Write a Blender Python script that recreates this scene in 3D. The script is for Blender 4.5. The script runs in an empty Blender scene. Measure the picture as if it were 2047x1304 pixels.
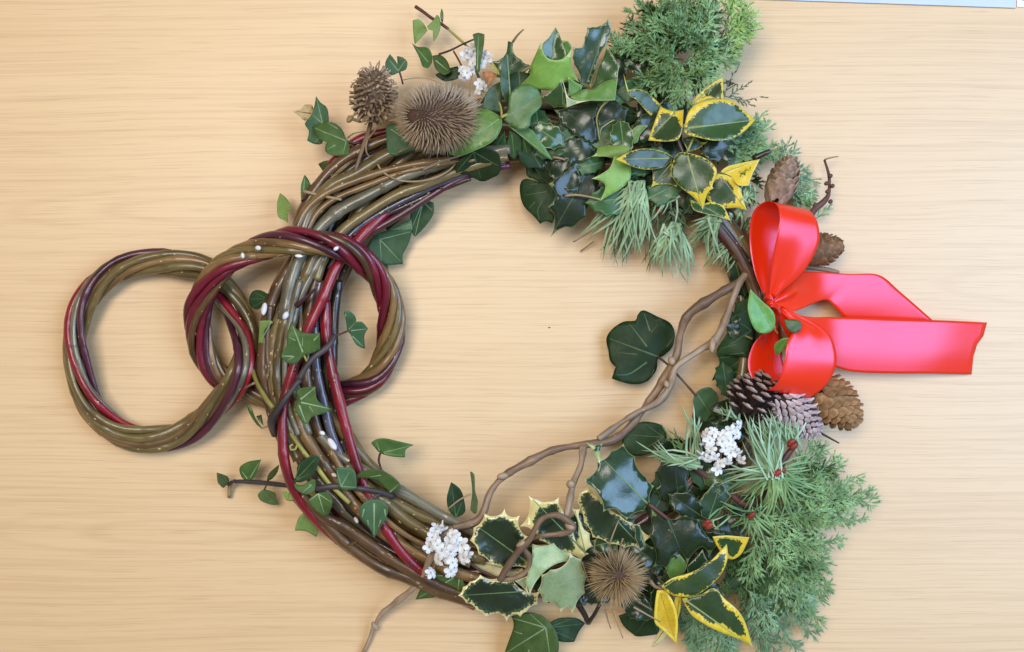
import bpy, math, random
import numpy as np
from mathutils import Vector, Matrix, Euler
from mathutils.geometry import delaunay_2d_cdt

scene = bpy.context.scene
COL = scene.collection
R = math.radians

# ------------------------------------------------------------------ camera, world, lamps, exposure
PX = 0.0005            # one photo pixel on the table top is half a millimetre
CAMH = 1900.0          # camera height above the table, in the same units
cam_data = bpy.data.cameras.new("camera")
cam_data.sensor_width = 36.0
cam_data.lens = 36.0 * CAMH / 2047.0
cam_data.clip_start = 0.05
cam_data.clip_end = 50.0
cam = bpy.data.objects.new("camera", cam_data)
cam.location = (0, 0, CAMH * PX)
COL.objects.link(cam)
scene.camera = cam

world = bpy.data.worlds.new("World")
scene.world = world
world.use_nodes = True
bg = world.node_tree.nodes["Background"]
bg.inputs[0].default_value = (1.0, 0.955, 0.90, 1)
bg.inputs[1].default_value = 0.235

def area(name, loc, target, sx, sy, power, color):
    l = bpy.data.lights.new(name, 'AREA')
    l.shape = 'RECTANGLE'; l.size = sx; l.size_y = sy
    l.energy = power; l.color = color
    o = bpy.data.objects.new(name, l)
    o.location = loc
    d = Vector(target) - Vector(loc)
    o.rotation_euler = d.to_track_quat('-Z', 'Y').to_euler()
    COL.objects.link(o)
    return o

area("window_light", (1.36, 0.08, 1.6), (0.1, 0.0, 0), 1.3, 1.3, 49.0, (0.38, 0.61, 1.0))
area("ceiling_light", (-0.45, 0.48, 2.1), (-0.08, -0.1, 0), 1.2, 0.7, 33.0, (1.0, 0.94, 0.86))

scene.view_settings.view_transform = 'Standard'
scene.view_settings.look = 'None'
scene.view_settings.gamma = 1.0
scene.view_settings.exposure = 0.0
scene.view_settings.use_curve_mapping = False
scene.cycles.max_bounces = 6

# ------------------------------------------------------------------ coordinates
def Q(x, y, z=0.0):
    """photo pixel + height (px) -> right handed px space"""
    return np.array([x - 1023.5, 652.0 - y, z], float)

def W(a):
    """px space -> metres, each point at its own height"""
    a = np.asarray(a, float).reshape(-1, 3)
    k = (CAMH - a[:, 2:3]) / CAMH
    return np.hstack([a[:, :2] * k, a[:, 2:3]]) * PX

def fr(x0, y0, s):
    return lambda p: [(x0 + a / s, y0 + b / s) for a, b in p]

F1 = fr(560, 60, 4.347); F2 = fr(960, 40, 4.347); F3 = fr(1000, 240, 5.017)
F4 = fr(480, 460, 4.347); F5 = fr(480, 740, 4.347); F6 = fr(1200, 900, 4.347)
F7 = fr(1380, 620, 4.658); F8 = fr(1440, 280, 4.657)
G1 = fr(80, 420, 2.508); G2 = fr(360, 430, 2.508); G3 = fr(560, 160, 3.26)
G4 = fr(680, 0, 3.623); G5 = fr(1000, 30, 2.775); G6 = fr(1150, 0, 3.104)
G7 = fr(1120, 300, 3.529); G8 = fr(1400, 370, 3.032); G9 = fr(1180, 580, 3.529)
G10 = fr(1260, 760, 2.396); G11 = fr(800, 850, 2.873); G12 = fr(420, 840, 2.811)
FP = fr(0, 0, 1)

# ------------------------------------------------------------------ object helpers
def tag(o, label=None, cat=None, group=None, kind=None):
    if label: o["label"] = label
    if cat: o["category"] = cat
    if group: o["group"] = group
    if kind: o["kind"] = kind
    return o

def thing(name, px, label, cat, group=None):
    o = bpy.data.objects.new(name, None)
    o.empty_display_size = 0.02
    o.location = W(Q(*px))[0]
    COL.objects.link(o)
    return tag(o, label, cat, group)

def mesh_obj(name, verts, faces, mats, parent=None, fmat=None, uv=None, attr=None, smooth=True, kind=None, world_space=False):
    v = np.asarray(verts, float) if world_space else W(verts)
    if parent is not None:
        off = np.array(parent.location)
        p = parent.parent
        while p is not None:
            off = off + np.array(p.location); p = p.parent
        v = v - off
    me = bpy.data.meshes.new(name)
    me.from_pydata(v.tolist(), [], faces)
    for m in mats: me.materials.append(m)
    if fmat is not None: me.polygons.foreach_set("material_index", np.asarray(fmat, np.int32))
    if smooth: me.polygons.foreach_set("use_smooth", np.ones(len(me.polygons), bool))
    if uv is not None:
        l = me.uv_layers.new(name="UVMap")
        vi = np.zeros(len(me.loops), np.int32); me.loops.foreach_get("vertex_index", vi)
        l.data.foreach_set("uv", np.asarray(uv, float)[vi].ravel())
    if attr:
        for k, val in attr.items():
            a = me.attributes.new(k, 'FLOAT', 'POINT'); a.data.foreach_set("value", np.asarray(val, np.float32))
    me.update()
    o = bpy.data.objects.new(name, me)
    COL.objects.link(o)
    if parent is not None: o.parent = parent
    if kind: o["kind"] = kind
    return o

# ------------------------------------------------------------------ curves
def catmull(pts, n, closed=False):
    p = np.asarray(pts, float); m = len(p)
    if closed:
        seg = m; idx = lambda i: p[i % m]
    else:
        seg = m - 1
        ext = np.vstack([2 * p[0] - p[1], p, 2 * p[-1] - p[-2]])
        idx = lambda i: ext[i + 1]
    out = []
    for k in range(n):
        t = seg * k / (n if closed else (n - 1))
        i = min(int(t), seg - 1); f = t - i
        a, b, c, d = idx(i - 1), idx(i), idx(i + 1), idx(i + 2)
        out.append(0.5 * ((2 * b) + (c - a) * f + (2 * a - 5 * b + 4 * c - d) * f * f + (3 * b - a - 3 * c + d) * f ** 3))
    return np.array(out)

def tube_geo(path, rad, sides=10, closed=False, wob=0.0, seed=0, flat=1.0, node=0):
    """path Nx3 px space, rad N -> verts, faces, uv(length px, around)"""
    rng = random.Random(seed)
    path = np.asarray(path, float); rad = np.asarray(rad, float); n = len(path)
    if closed:
        tan = np.roll(path, -1, 0) - np.roll(path, 1, 0)
    else:
        tan = np.gradient(path, axis=0)
    tan /= np.linalg.norm(tan, axis=1)[:, None] + 1e-9
    up = np.array([0, 0, 1.0])
    side = np.cross(tan, up); bad = np.linalg.norm(side, axis=1) < 1e-3
    side[bad] = (1, 0, 0)
    side /= np.linalg.norm(side, axis=1)[:, None]
    nor = np.cross(side, tan)
    d = np.concatenate([[0], np.cumsum(np.linalg.norm(np.diff(path, axis=0), axis=1))])
    ang = np.arange(sides) / sides * 2 * math.pi
    ph = [rng.uniform(0, 6.3) for _ in range(4)]
    V = []; UV = []
    for i in range(n):
        r = rad[i] * (1 + wob * (math.sin(d[i] * .11 + ph[0]) * .5 + math.sin(d[i] * .037 + ph[1])))
        if node: r *= 1 + .13 * math.exp(-(((d[i] + ph[2] * 20) % node - 12) / 6.0) ** 2)
        for a in ang:
            V.append(path[i] + r * (math.cos(a) * side[i] + flat * math.sin(a) * nor[i]))
            UV.append((d[i] / 100.0, a / (2 * math.pi) * r * 6.28 / 100.0))
    Fs = []
    rng_n = n if closed else n - 1
    for i in range(rng_n):
        j = (i + 1) % n
        for k in range(sides):
            l = (k + 1) % sides
            Fs.append((i * sides + k, j * sides + k, j * sides + l, i * sides + l)[::-1])
    if not closed:
        V.append(path[0]); UV.append((0, 0)); c0 = len(V) - 1
        V.append(path[-1]); UV.append((d[-1] / 100, 0)); c1 = len(V) - 1
        for k in range(sides):
            l = (k + 1) % sides
            Fs.append((c0, k, l)[::-1]); Fs.append((c1, (n - 1) * sides + l, (n - 1) * sides + k)[::-1])
    return np.array(V), Fs, np.array(UV)

def rod(name, pts, r, mat, parent, sides=10, step=7.0, r1=None, wob=0.05, seed=0, kind=None, node=0):
    """pts [(x,y,z)] photo pixels, radius from r to r1"""
    q = np.array([Q(*p) for p in pts])
    L = np.linalg.norm(np.diff(q, axis=0), axis=1).sum()
    n = max(4, int(L / step))
    path = catmull(q, n)
    r1 = r if r1 is None else r1
    rad = np.linspace(r, r1, n)
    v, f, uv = tube_geo(path, rad, sides, wob=wob, seed=seed, node=node)
    uv = uv + np.array([seed * 3.17 % 50, seed * 1.3 % 20])
    return mesh_obj(name, v, f, [mat], parent, uv=uv, kind=kind)

# ------------------------------------------------------------------ outlines
def area2(p):
    p = np.asarray(p); x, y = p[:, 0], p[:, 1]
    return 0.5 * np.sum(x * np.roll(y, -1) - np.roll(x, -1) * y)

def spiny(pts, sag=0.16, step=5.0):
    p = np.asarray(pts, float); s = 1.0 if area2(p) > 0 else -1.0
    out = []
    for i in range(len(p)):
        a, b = p[i], p[(i + 1) % len(p)]
        c = b - a; L = np.linalg.norm(c)
        inn = np.array([-c[1], c[0]]) / (L + 1e-9) * s
        n = max(2, int(L / step))
        for k in range(n):
            t = k / n
            out.append(a + c * t + inn * sag * L * (1 - (2 * t - 1) ** 2))
    return np.array(out)

def smooth_outline(pts, step=5.0, corner=68):
    p = np.asarray(pts, float); m = len(p)
    T = np.zeros_like(p)
    for i in range(m):
        a, b, c = p[i - 1], p[i], p[(i + 1) % m]
        u, v = b - a, c - b
        ca = np.dot(u, v) / (np.linalg.norm(u) * np.linalg.norm(v) + 1e-9)
        if math.degrees(math.acos(max(-1, min(1, ca)))) < corner:
            T[i] = (c - a) * 0.5
    out = []
    for i in range(m):
        a, b = p[i], p[(i + 1) % m]; j = (i + 1) % m
        n = max(2, int(np.linalg.norm(b - a) / step))
        for k in range(n):
            t = k / n
            h00 = 2*t**3 - 3*t**2 + 1; h10 = t**3 - 2*t**2 + t; h01 = -2*t**3 + 3*t**2; h11 = t**3 - t**2
            out.append(h00*a + h10*T[i] + h01*b + h11*T[j])
    return np.array(out)

def inside(pts, poly):
    x, y = pts[:, 0], pts[:, 1]; res = np.zeros(len(pts), bool)
    px, py = poly[:, 0], poly[:, 1]; j = len(poly) - 1
    for i in range(len(poly)):
        c = ((py[i] > y) != (py[j] > y)) & (x < (px[j] - px[i]) * (y - py[i]) / (py[j] - py[i] + 1e-12) + px[i])
        res ^= c; j = i
    return res

def edge_dist(pts, poly):
    d = np.full(len(pts), 1e9)
    for i in range(len(poly)):
        a, b = poly[i], poly[(i + 1) % len(poly)]
        ab = b - a; l2 = ab @ ab + 1e-12
        t = np.clip(((pts - a) @ ab) / l2, 0, 1)
        d = np.minimum(d, np.linalg.norm(pts - (a + t[:, None] * ab), axis=1))
    return d

LEAFN = [0]
def leaf(parent, outline, b, t, mats, z=100, dz=0, bow=0, fold=0, roll=0, wave=0, cup=0, nw=2.0, veins=(), vw=1.2, name='leaf', th=0.8, side_veins=0, sv_len=.8, curl=0, label=None):
    """outline, b(ase), t(ip) in photo pixels; real heights come from z/dz/bow/fold/roll/wave/cup (px)."""
    LEAFN[0] += 1
    rng = random.Random(LEAFN[0] * 7 + 3)
    o = np.asarray(outline, float)
    b = np.array(b, float); t = np.array(t, float)
    ax = t - b; L = np.linalg.norm(ax); ax = ax / L; pr = np.array([ax[1], -ax[0]])
    def uvf(p):
        d = p - b
        return d @ ax, d @ pr
    uo, vo = uvf(o); Wd = np.abs(vo).max() + 1e-6
    size = math.sqrt(abs(area2(o)))
    sp = max(4.0, size / 11)
    mn, mx = o.min(0), o.max(0)
    gx, gy = np.meshgrid(np.arange(mn[0], mx[0], sp), np.arange(mn[1], mx[1], sp))
    g = np.stack([gx.ravel(), gy.ravel()], 1)
    g += np.array([[rng.uniform(-.2, .2) * sp, rng.uniform(-.2, .2) * sp] for _ in range(len(g))]) if len(g) else 0
    mid = b + np.linspace(0.02, .98, max(4, int(L / sp * 1.2)))[:, None] * (t - b)
    gu, gv = uvf(g) if len(g) else (np.zeros(0), np.zeros(0))
    if len(g): g = g[np.abs(gv) > sp * .5]
    g = np.vstack([g, mid]) if len(g) else mid
    g = g[inside(g, o)]
    if len(g): g = g[edge_dist(g, o) > min(3.0, sp * .35)]
    vin = np.vstack([o, g]) if len(g) else o
    n = len(o)
    res = delaunay_2d_cdt([Vector((float(p[0]), float(p[1]))) for p in vin], [(i, (i + 1) % n) for i in range(n)], [], 1, 1e-4)
    v2 = np.array([(p.x, p.y) for p in res[0]])
    tri = [tuple(f) for f in res[2]]
    ph = rng.uniform(0, 6.28); ph2 = rng.uniform(0, 6.28)
    def hz(p):
        u, v = uvf(p); s = u / L; sc = np.clip(s, -.15, 1.1)
        e = np.minimum(np.abs(v) / Wd, 1.2)
        h = z + dz * s + bow * np.sin(math.pi * np.clip(sc, 0, 1)) + fold * np.abs(v) + roll * v + cup * e * e
        h = h + wave * np.sin(2 * math.pi * nw * s + ph + (v > 0) * 1.3) * e ** 1.5
        h = h + .020 * size * np.sin(p[:, 0] * 6.0 / size + ph) * np.sin(p[:, 1] * 7.0 / size + ph2) + .004 * size * np.sin(p[:, 0] * 15.0 / size + ph2 + p[:, 1] * 9.0 / size)
        h = h - curl * np.clip(s - .6, 0, 1) ** 2 * 6
        return np.maximum(h, 2.0)
    z3 = hz(v2)
    V = np.column_stack([v2[:, 0] - 1023.5, 652.0 - v2[:, 1], z3])
    ed = edge_dist(v2, o)
    uu, vv = uvf(v2)
    UV = np.column_stack([uu / L, vv / L])
    # orient up
    Fs = []
    for f in tri:
        a, c, d = V[f[0]], V[f[1]], V[f[2]]
        nz = (c[0]-a[0])*(d[1]-a[1]) - (c[1]-a[1])*(d[0]-a[0])
        Fs.append(f if nz > 0 else f[::-1])
    fm = [0] * len(Fs)
    V = V.tolist(); UV = UV.tolist(); ED = ed.tolist()
    vl = [list(x) for x in veins]
    if side_veins:
        for k in range(side_veins):
            s = (k + .7) / (side_veins + .8)
            for sg in (-1, 1):
                a = b + ax * L * s
                w_at = Wd * math.sin(math.pi * min(1, max(0.05, s + .12)) ** .9) * sv_len
                e = a + ax * L * .16 + pr * sg * w_at * .8
                c = (a + e) / 2 + ax * (-L * .015)
                vl.append([tuple(a), tuple(c), tuple(e), .55])
    VV = []; VF = []
    for vn in vl:
        wk = 1.0
        if not hasattr(vn[-1], '__len__'): wk = vn[-1]; vn = vn[:-1]
        pth = catmull(np.array(vn, float), max(6, int(np.linalg.norm(np.array(vn[-1]) - np.array(vn[0])) / 6))) if len(vn) > 2 else \
              np.array(vn[0], float) + np.linspace(0, 1, max(6, int(np.linalg.norm(np.array(vn[-1], float) - np.array(vn[0], float)) / 6)))[:, None] * (np.array(vn[-1], float) - np.array(vn[0], float))
        pth = pth[inside(pth, o) & (edge_dist(pth, o) > .8)]
        if len(pth) < 2: continue
        tg = np.gradient(pth, axis=0); tg /= np.linalg.norm(tg, axis=1)[:, None] + 1e-9
        pp = np.column_stack([-tg[:, 1], tg[:, 0]])
        w = vw * wk * np.linspace(1, .35, len(pth))[:, None]
        base = len(VV)
        for q3, dzv in ((pth - pp * w, .15), (pth, .9), (pth + pp * w, .15)):
            hh = hz(q3) + dzv
            for q2, h in zip(q3, hh):
                VV.append([q2[0] - 1023.5, 652 - q2[1], h])
        m = len(pth)
        for i in range(m - 1):
            for r_ in (0, 1):
                q4 = (base + r_*m + i, base + r_*m + i + 1, base + (r_+1)*m + i + 1, base + (r_+1)*m + i)
                a, c, d = VV[q4[0]], VV[q4[1]], VV[q4[2]]
                nz = (c[0]-a[0])*(d[1]-a[1]) - (c[1]-a[1])*(d[0]-a[0])
                VF.append(q4 if nz > 0 else q4[::-1])
    ob = mesh_obj(name, np.array(V), Fs, [mats[0], mats[1]], parent, fmat=fm, uv=UV, attr={"edge": ED})
    if VF: mesh_obj('midrib', np.array(VV), VF, [mats[2]], ob)
    md = ob.modifiers.new("thickness", 'SOLIDIFY'); md.thickness = th * PX; md.offset = -1.0
    md.material_offset = 1; md.material_offset_rim = 0
    if label: ob["label"] = label
    return ob

def LF(parent, frame, style, pts, b, t, mats, veins=(), **kw):
    p = frame(pts)
    out = spiny(p, sag=kw.pop('sag', .16)) if style == 'h' else smooth_outline(p)
    bb, tt = frame([b])[0], frame([t])[0]
    vs = [(bb, tt)] if kw.pop('mid', True) else []
    for v in veins:
        wk = None
        if not hasattr(v[-1], '__len__'): wk = v[-1]; v = v[:-1]
        q = frame(v) if len(v) > 1 else [bb] + frame(v)
        vs.append(list(q) + ([wk] if wk else []))
    return leaf(parent, out, bb, tt, mats, veins=vs, **kw)
# ------------------------------------------------------------------ materials
def newmat(name):
    m = bpy.data.materials.new(name); m.use_nodes = True
    nt = m.node_tree
    return m, nt, nt.nodes, nt.links, nt.nodes["Principled BSDF"]

def rgb(c): return (c[0], c[1], c[2], 1)

def S(r, g, b):
    f = lambda x: (x/255)/12.92 if x/255 <= .04045 else (((x/255)+.055)/1.055)**2.4
    return (f(r), f(g), f(b))

def math_node(nd, ln, op, a, b=None, clamp=False):
    n = nd.new('ShaderNodeMath'); n.operation = op; n.use_clamp = clamp
    for i, x in enumerate((a, b)):
        if x is None: continue
        if isinstance(x, (int, float)): n.inputs[i].default_value = x
        else: ln.new(x, n.inputs[i])
    return n.outputs[0]

def mix(nd, ln, fac, a, b, mode='MIX'):
    n = nd.new('ShaderNodeMix'); n.data_type = 'RGBA'; n.blend_type = mode
    for sock, x in ((n.inputs['Factor'], fac), (n.inputs['A'], a), (n.inputs['B'], b)):
        if isinstance(x, (int, float)): sock.default_value = x
        elif isinstance(x, tuple): sock.default_value = rgb(x)
        else: ln.new(x, sock)
    return n.outputs['Result']

def noise(nd, ln, scale, detail=3, vec=None, rough=.55):
    n = nd.new('ShaderNodeTexNoise'); n.inputs['Scale'].default_value = scale
    n.inputs['Detail'].default_value = detail; n.inputs['Roughness'].default_value = rough
    if vec is not None: ln.new(vec, n.inputs['Vector'])
    return n.outputs['Fac']

def ramp(nd, ln, fac, stops):
    n = nd.new('ShaderNodeValToRGB')
    while len(n.color_ramp.elements) < len(stops): n.color_ramp.elements.new(.5)
    for e, (p, c) in zip(n.color_ramp.elements, stops):
        e.position = p; e.color = rgb(c) if len(c) == 3 else c
    ln.new(fac, n.inputs[0]); return n.outputs[0]

def bump(nd, ln, bs, h, strength=.3, dist=.0005):
    n = nd.new('ShaderNodeBump'); n.inputs['Strength'].default_value = strength; n.inputs['Distance'].default_value = dist
    ln.new(h, n.inputs['Height']); ln.new(n.outputs[0], bs.inputs['Normal'])

def objvec(nd):
    return nd.new('ShaderNodeTexCoord').outputs['Object']

def leaf_mat(name, c1, c2, rough=.35, rim=None, rimw=1.2, margin=None, mw=6, mamp=10, pale=None, coat=0.0, nscale=90, spec=.5, patch=0.0, tipk=0.0):
    m, nt, nd, ln, bs = newmat(name)
    ov = objvec(nd)
    oi = nd.new('ShaderNodeObjectInfo').outputs['Random']
    n1 = noise(nd, ln, nscale, 4, ov)
    col = mix(nd, ln, ramp(nd, ln, n1, [(.3, (0, 0, 0)), (.7, (1, 1, 1))]), c1, c2)
    n2 = noise(nd, ln, 700, 2, ov)
    v = math_node(nd, ln, 'ADD', math_node(nd, ln, 'MULTIPLY', oi, .5), math_node(nd, ln, 'MULTIPLY', n2, .5))
    v = math_node(nd, ln, 'ADD', v, .5)
    hsv = nd.new('ShaderNodeHueSaturation'); ln.new(col, hsv.inputs['Color']); ln.new(v, hsv.inputs['Value'])
    ln.new(math_node(nd, ln, 'ADD', math_node(nd, ln, 'MULTIPLY', oi, .03), .485), hsv.inputs['Hue'])
    col = hsv.outputs[0]
    at = nd.new('ShaderNodeAttribute'); at.attribute_name = "edge"; e = at.outputs['Fac']
    if margin:
        n3 = noise(nd, ln, 420, 4, ov, .65); n4 = noise(nd, ln, 26, 1, ov)
        lim = math_node(nd, ln, 'ADD', math_node(nd, ln, 'MULTIPLY', math_node(nd, ln, 'SUBTRACT', n3, .5), mamp * 2.0), mw)
        lim = math_node(nd, ln, 'ADD', lim, math_node(nd, ln, 'MULTIPLY', math_node(nd, ln, 'SUBTRACT', n4, .48, True), patch))
        ux = nd.new('ShaderNodeSeparateXYZ'); ln.new(nd.new('ShaderNodeTexCoord').outputs['UV'], ux.inputs[0])
        lim = math_node(nd, ln, 'ADD', lim, math_node(nd, ln, 'MULTIPLY', math_node(nd, ln, 'SUBTRACT', ux.outputs[0], .72, True), tipk))
        f = math_node(nd, ln, 'ADD', math_node(nd, ln, 'MULTIPLY', math_node(nd, ln, 'SUBTRACT', lim, e), .8), .5, True)
        if pale:
            fp = math_node(nd, ln, 'ADD', math_node(nd, ln, 'MULTIPLY', math_node(nd, ln, 'SUBTRACT', math_node(nd, ln, 'ADD', lim, 5.0), e), .8), .5, True)
            col = mix(nd, ln, math_node(nd, ln, 'MULTIPLY', fp, .3), col, pale)
        mc = mix(nd, ln, n1, margin, tuple(x * .8 for x in margin))
        col = mix(nd, ln, f, col, mc)
    if rim:
        f = math_node(nd, ln, 'SUBTRACT', 1.0, math_node(nd, ln, 'MULTIPLY', e, 1.0 / rimw), True)
        col = mix(nd, ln, math_node(nd, ln, 'MULTIPLY', f, .9), col, rim)
    ln.new(col, bs.inputs['Base Color'])
    rr = math_node(nd, ln, 'ADD', math_node(nd, ln, 'MULTIPLY', n1, .25), rough - .12)
    ln.new(rr, bs.inputs['Roughness'])
    bs.inputs['Specular IOR Level'].default_value = spec
    bs.inputs['Coat Weight'].default_value = coat; bs.inputs['Coat Roughness'].default_value = .16
    bump(nd, ln, bs, noise(nd, ln, 260, 4, ov), .35, .0006)
    return m

def plain(name, c, rough=.5, c2=None, nscale=300, bs_=.2, spec=.4, rnd=.3):
    m, nt, nd, ln, bs = newmat(name)
    ov = objvec(nd); n1 = noise(nd, ln, nscale, 4, ov)
    col = mix(nd, ln, ramp(nd, ln, n1, [(.32, (0, 0, 0)), (.68, (1, 1, 1))]), c, c2 or tuple(x * .7 for x in c))
    oi = nd.new('ShaderNodeObjectInfo').outputs['Random']
    hsv = nd.new('ShaderNodeHueSaturation'); ln.new(col, hsv.inputs['Color'])
    ln.new(math_node(nd, ln, 'ADD', math_node(nd, ln, 'MULTIPLY', oi, rnd), 1 - rnd / 2), hsv.inputs['Value'])
    ln.new(hsv.outputs[0], bs.inputs['Base Color'])
    bs.inputs['Roughness'].default_value = rough; bs.inputs['Specular IOR Level'].default_value = spec
    if bs_: bump(nd, ln, bs, noise(nd, ln, nscale * 2, 3, ov), bs_, .0004)
    return m

def bark(name, c1, c2, rough=.32, spots=1.0, spot=S(215, 185, 130), streak=.7, coat=.45, side=None):
    m, nt, nd, ln, bs = newmat(name)
    uv = nd.new('ShaderNodeTexCoord').outputs['UV']
    mp = nd.new('ShaderNodeMapping'); ln.new(uv, mp.inputs[0]); mp.inputs['Scale'].default_value = (1.6, 12, 1)
    n1 = noise(nd, ln, 2.2, 5, mp.outputs[0])
    col = mix(nd, ln, ramp(nd, ln, n1, [(.32, (0, 0, 0)), (.68, (1, 1, 1))]), c1, c2)
    mp3 = nd.new('ShaderNodeMapping'); ln.new(uv, mp3.inputs[0]); mp3.inputs['Scale'].default_value = (.5, .8, 1)
    n0 = noise(nd, ln, 1.4, 3, mp3.outputs[0])
    col = mix(nd, ln, math_node(nd, ln, 'MULTIPLY', ramp(nd, ln, n0, [(.45, (0, 0, 0)), (.62, (1, 1, 1))]), streak), col, side or tuple(x * .45 for x in c2))
    # lenticels
    mp2 = nd.new('ShaderNodeMapping'); ln.new(uv, mp2.inputs[0]); mp2.inputs['Scale'].default_value = (5.5, 9.5, 1)
    vo = nd.new('ShaderNodeTexVoronoi'); vo.inputs['Scale'].default_value = 1.0; ln.new(mp2.outputs[0], vo.inputs['Vector'])
    pick = nd.new('ShaderNodeSeparateColor'); ln.new(vo.outputs['Color'], pick.inputs[0])
    keep = math_node(nd, ln, 'LESS_THAN', pick.outputs[0], .55 * spots)
    siz = math_node(nd, ln, 'ADD', math_node(nd, ln, 'MULTIPLY', pick.outputs[1], .10), .07)
    dot = math_node(nd, ln, 'LESS_THAN', vo.outputs['Distance'], siz)
    f = math_node(nd, ln, 'MULTIPLY', keep, dot)
    col = mix(nd, ln, math_node(nd, ln, 'MULTIPLY', f, .85), col, spot)
    ln.new(col, bs.inputs['Base Color'])
    ln.new(math_node(nd, ln, 'ADD', math_node(nd, ln, 'MULTIPLY', n1, .3), rough - .12), bs.inputs['Roughness'])
    bs.inputs['Coat Weight'].default_value = coat; bs.inputs['Coat Roughness'].default_value = .16
    h = math_node(nd, ln, 'ADD', n1, math_node(nd, ln, 'MULTIPLY', f, .6))
    bump(nd, ln, bs, h, .55, .0009)
    return m

M = {}
def MB(k, *a, **kw): M[k] = bark('bark_' + k, *a, **kw)
MB('olive', S(128, 108, 62), S(98, 80, 42))
MB('grey', S(132, 126, 104), S(100, 92, 70), rough=.26, coat=.5)
MB('brown', S(108, 76, 42), S(78, 52, 28))
MB('tan', S(146, 112, 66), S(116, 84, 46))
MB('dark', S(58, 46, 36), S(38, 29, 24))
MB('red', S(150, 26, 40), S(118, 14, 30), spots=.45, rough=.3, coat=.35)
MB('crimson', S(128, 26, 44), S(96, 18, 36), spots=.45, rough=.3, coat=.35)
MB('purple', S(92, 36, 52), S(66, 26, 40), spots=.5, rough=.3, coat=.35)
MB('slate', S(96, 92, 104), S(70, 64, 74), rough=.24, coat=.6)
MB('maroon', S(88, 18, 22), S(60, 12, 16), spots=.4)
MB('hazel', S(164, 132, 102), S(124, 94, 68), rough=.5, coat=.05, spots=.8, spot=S(190, 165, 140))
MB('hazelpale', S(184, 158, 128), S(146, 120, 94), rough=.5, coat=.05, spots=.6, spot=S(205, 185, 160))
MB('ivystem', S(84, 72, 72), S(62, 52, 52), rough=.5, coat=.05, spots=.3)
MB('twig', S(112, 70, 52), S(80, 48, 38), rough=.55, coat=0, spots=.4)
MB('lime', S(176, 168, 84), S(150, 138, 66), rough=.45, coat=.05, spots=.2)
MB('straw', S(176, 150, 112), S(140, 116, 84), rough=.6, coat=0, spots=.1)

VEIN_IVY = plain('ivy_vein', S(138, 160, 110), .5, bs_=0)
VEIN_DK = plain('ivy_vein_dark', S(78, 98, 58), .5, bs_=0)
VEIN_H = plain('holly_vein', S(112, 138, 82), .4, bs_=0)
VEIN_HD = plain('holly_vein_dark', S(62, 84, 46), .4, bs_=0)
VEIN_Y = plain('variegated_vein', S(150, 160, 92), .4, bs_=0)
U_IVY = plain('ivy_underside', S(112, 140, 96), .6, S(92, 120, 80))
U_HOL = plain('holly_underside', S(128, 150, 74), .5, S(110, 134, 60))
U_VAR = plain('variegated_underside', S(160, 176, 120), .5, S(140, 160, 100))

ivy_g = lambda n, a, b, **k: leaf_mat(n, S(*a), S(*b), rough=k.pop('rough', .46), nscale=70, spec=.16, **k)
IVY = (ivy_g('ivy_green', (82, 106, 54), (62, 86, 42)), U_IVY, VEIN_IVY)
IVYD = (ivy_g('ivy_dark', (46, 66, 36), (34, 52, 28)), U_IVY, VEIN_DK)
IVYT = (ivy_g('ivy_teal', (74, 98, 66), (56, 80, 52)), U_IVY, VEIN_IVY)
IVYL = (ivy_g('ivy_light', (136, 160, 88), (116, 140, 70)), U_IVY, VEIN_IVY)
IVYO = (ivy_g('ivy_olive', (92, 104, 58), (74, 84, 46)), U_IVY, VEIN_DK)
IVYDEAD = (ivy_g('ivy_dead', (150, 118, 78), (196, 164, 122), rough=.7), plain('ivy_dead_back', S(160, 130, 90), .7), plain('ivy_dead_vein', S(110, 84, 54), .7))
BIGIVY = (ivy_g('ivy_big', (38, 62, 30), (28, 48, 24)), U_IVY, VEIN_DK)
SPRAY = (leaf_mat('spray_green', S(104, 146, 60), S(86, 126, 48), rough=.38, rim=S(150, 185, 110), rimw=1.4), U_IVY, VEIN_IVY)
SPRAYM = (leaf_mat('spray_mid', S(96, 136, 76), S(80, 118, 62), rough=.42), U_IVY, VEIN_IVY)
SPRAYD = (leaf_mat('spray_dark', S(58, 92, 46), S(44, 74, 36), rough=.42), U_IVY, VEIN_H)
RIM = S(170, 176, 110)
HOL = (leaf_mat('holly_green', S(58, 84, 38), S(42, 66, 30), rough=.26, rim=RIM, rimw=1.6, coat=.3), U_HOL, VEIN_H)
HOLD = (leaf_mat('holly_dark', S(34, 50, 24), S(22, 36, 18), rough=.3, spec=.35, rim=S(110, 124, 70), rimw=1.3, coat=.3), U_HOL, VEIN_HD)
HOLT = (leaf_mat('holly_teal', S(48, 76, 50), S(36, 60, 40), rough=.24, rim=RIM, rimw=1.8, coat=.3), U_HOL, VEIN_H)
HOLU = (leaf_mat('holly_under_up', S(128, 158, 70), S(108, 140, 58), rough=.45, rim=S(176, 190, 120), rimw=1.6), HOL[0], VEIN_H)
HOLM = (leaf_mat('holly_mid', S(92, 128, 54), S(76, 110, 44), rough=.4, rim=RIM, rimw=1.5), U_HOL, VEIN_H)
HOLP = (leaf_mat('holly_pale', S(150, 172, 128), S(128, 152, 106), rough=.42, rim=S(214, 208, 150), rimw=2.2), HOL[0], plain('holly_pale_vein', S(160, 184, 150), .5))
YEL = S(230, 196, 48)
VARY = (leaf_mat('variegated_gold', S(52, 78, 34), S(38, 60, 26), rough=.36, margin=YEL, mw=0.2, mamp=9, patch=36, tipk=22, rim=S(196, 192, 104), rimw=1.5, coat=.12), U_VAR, VEIN_Y)
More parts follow.
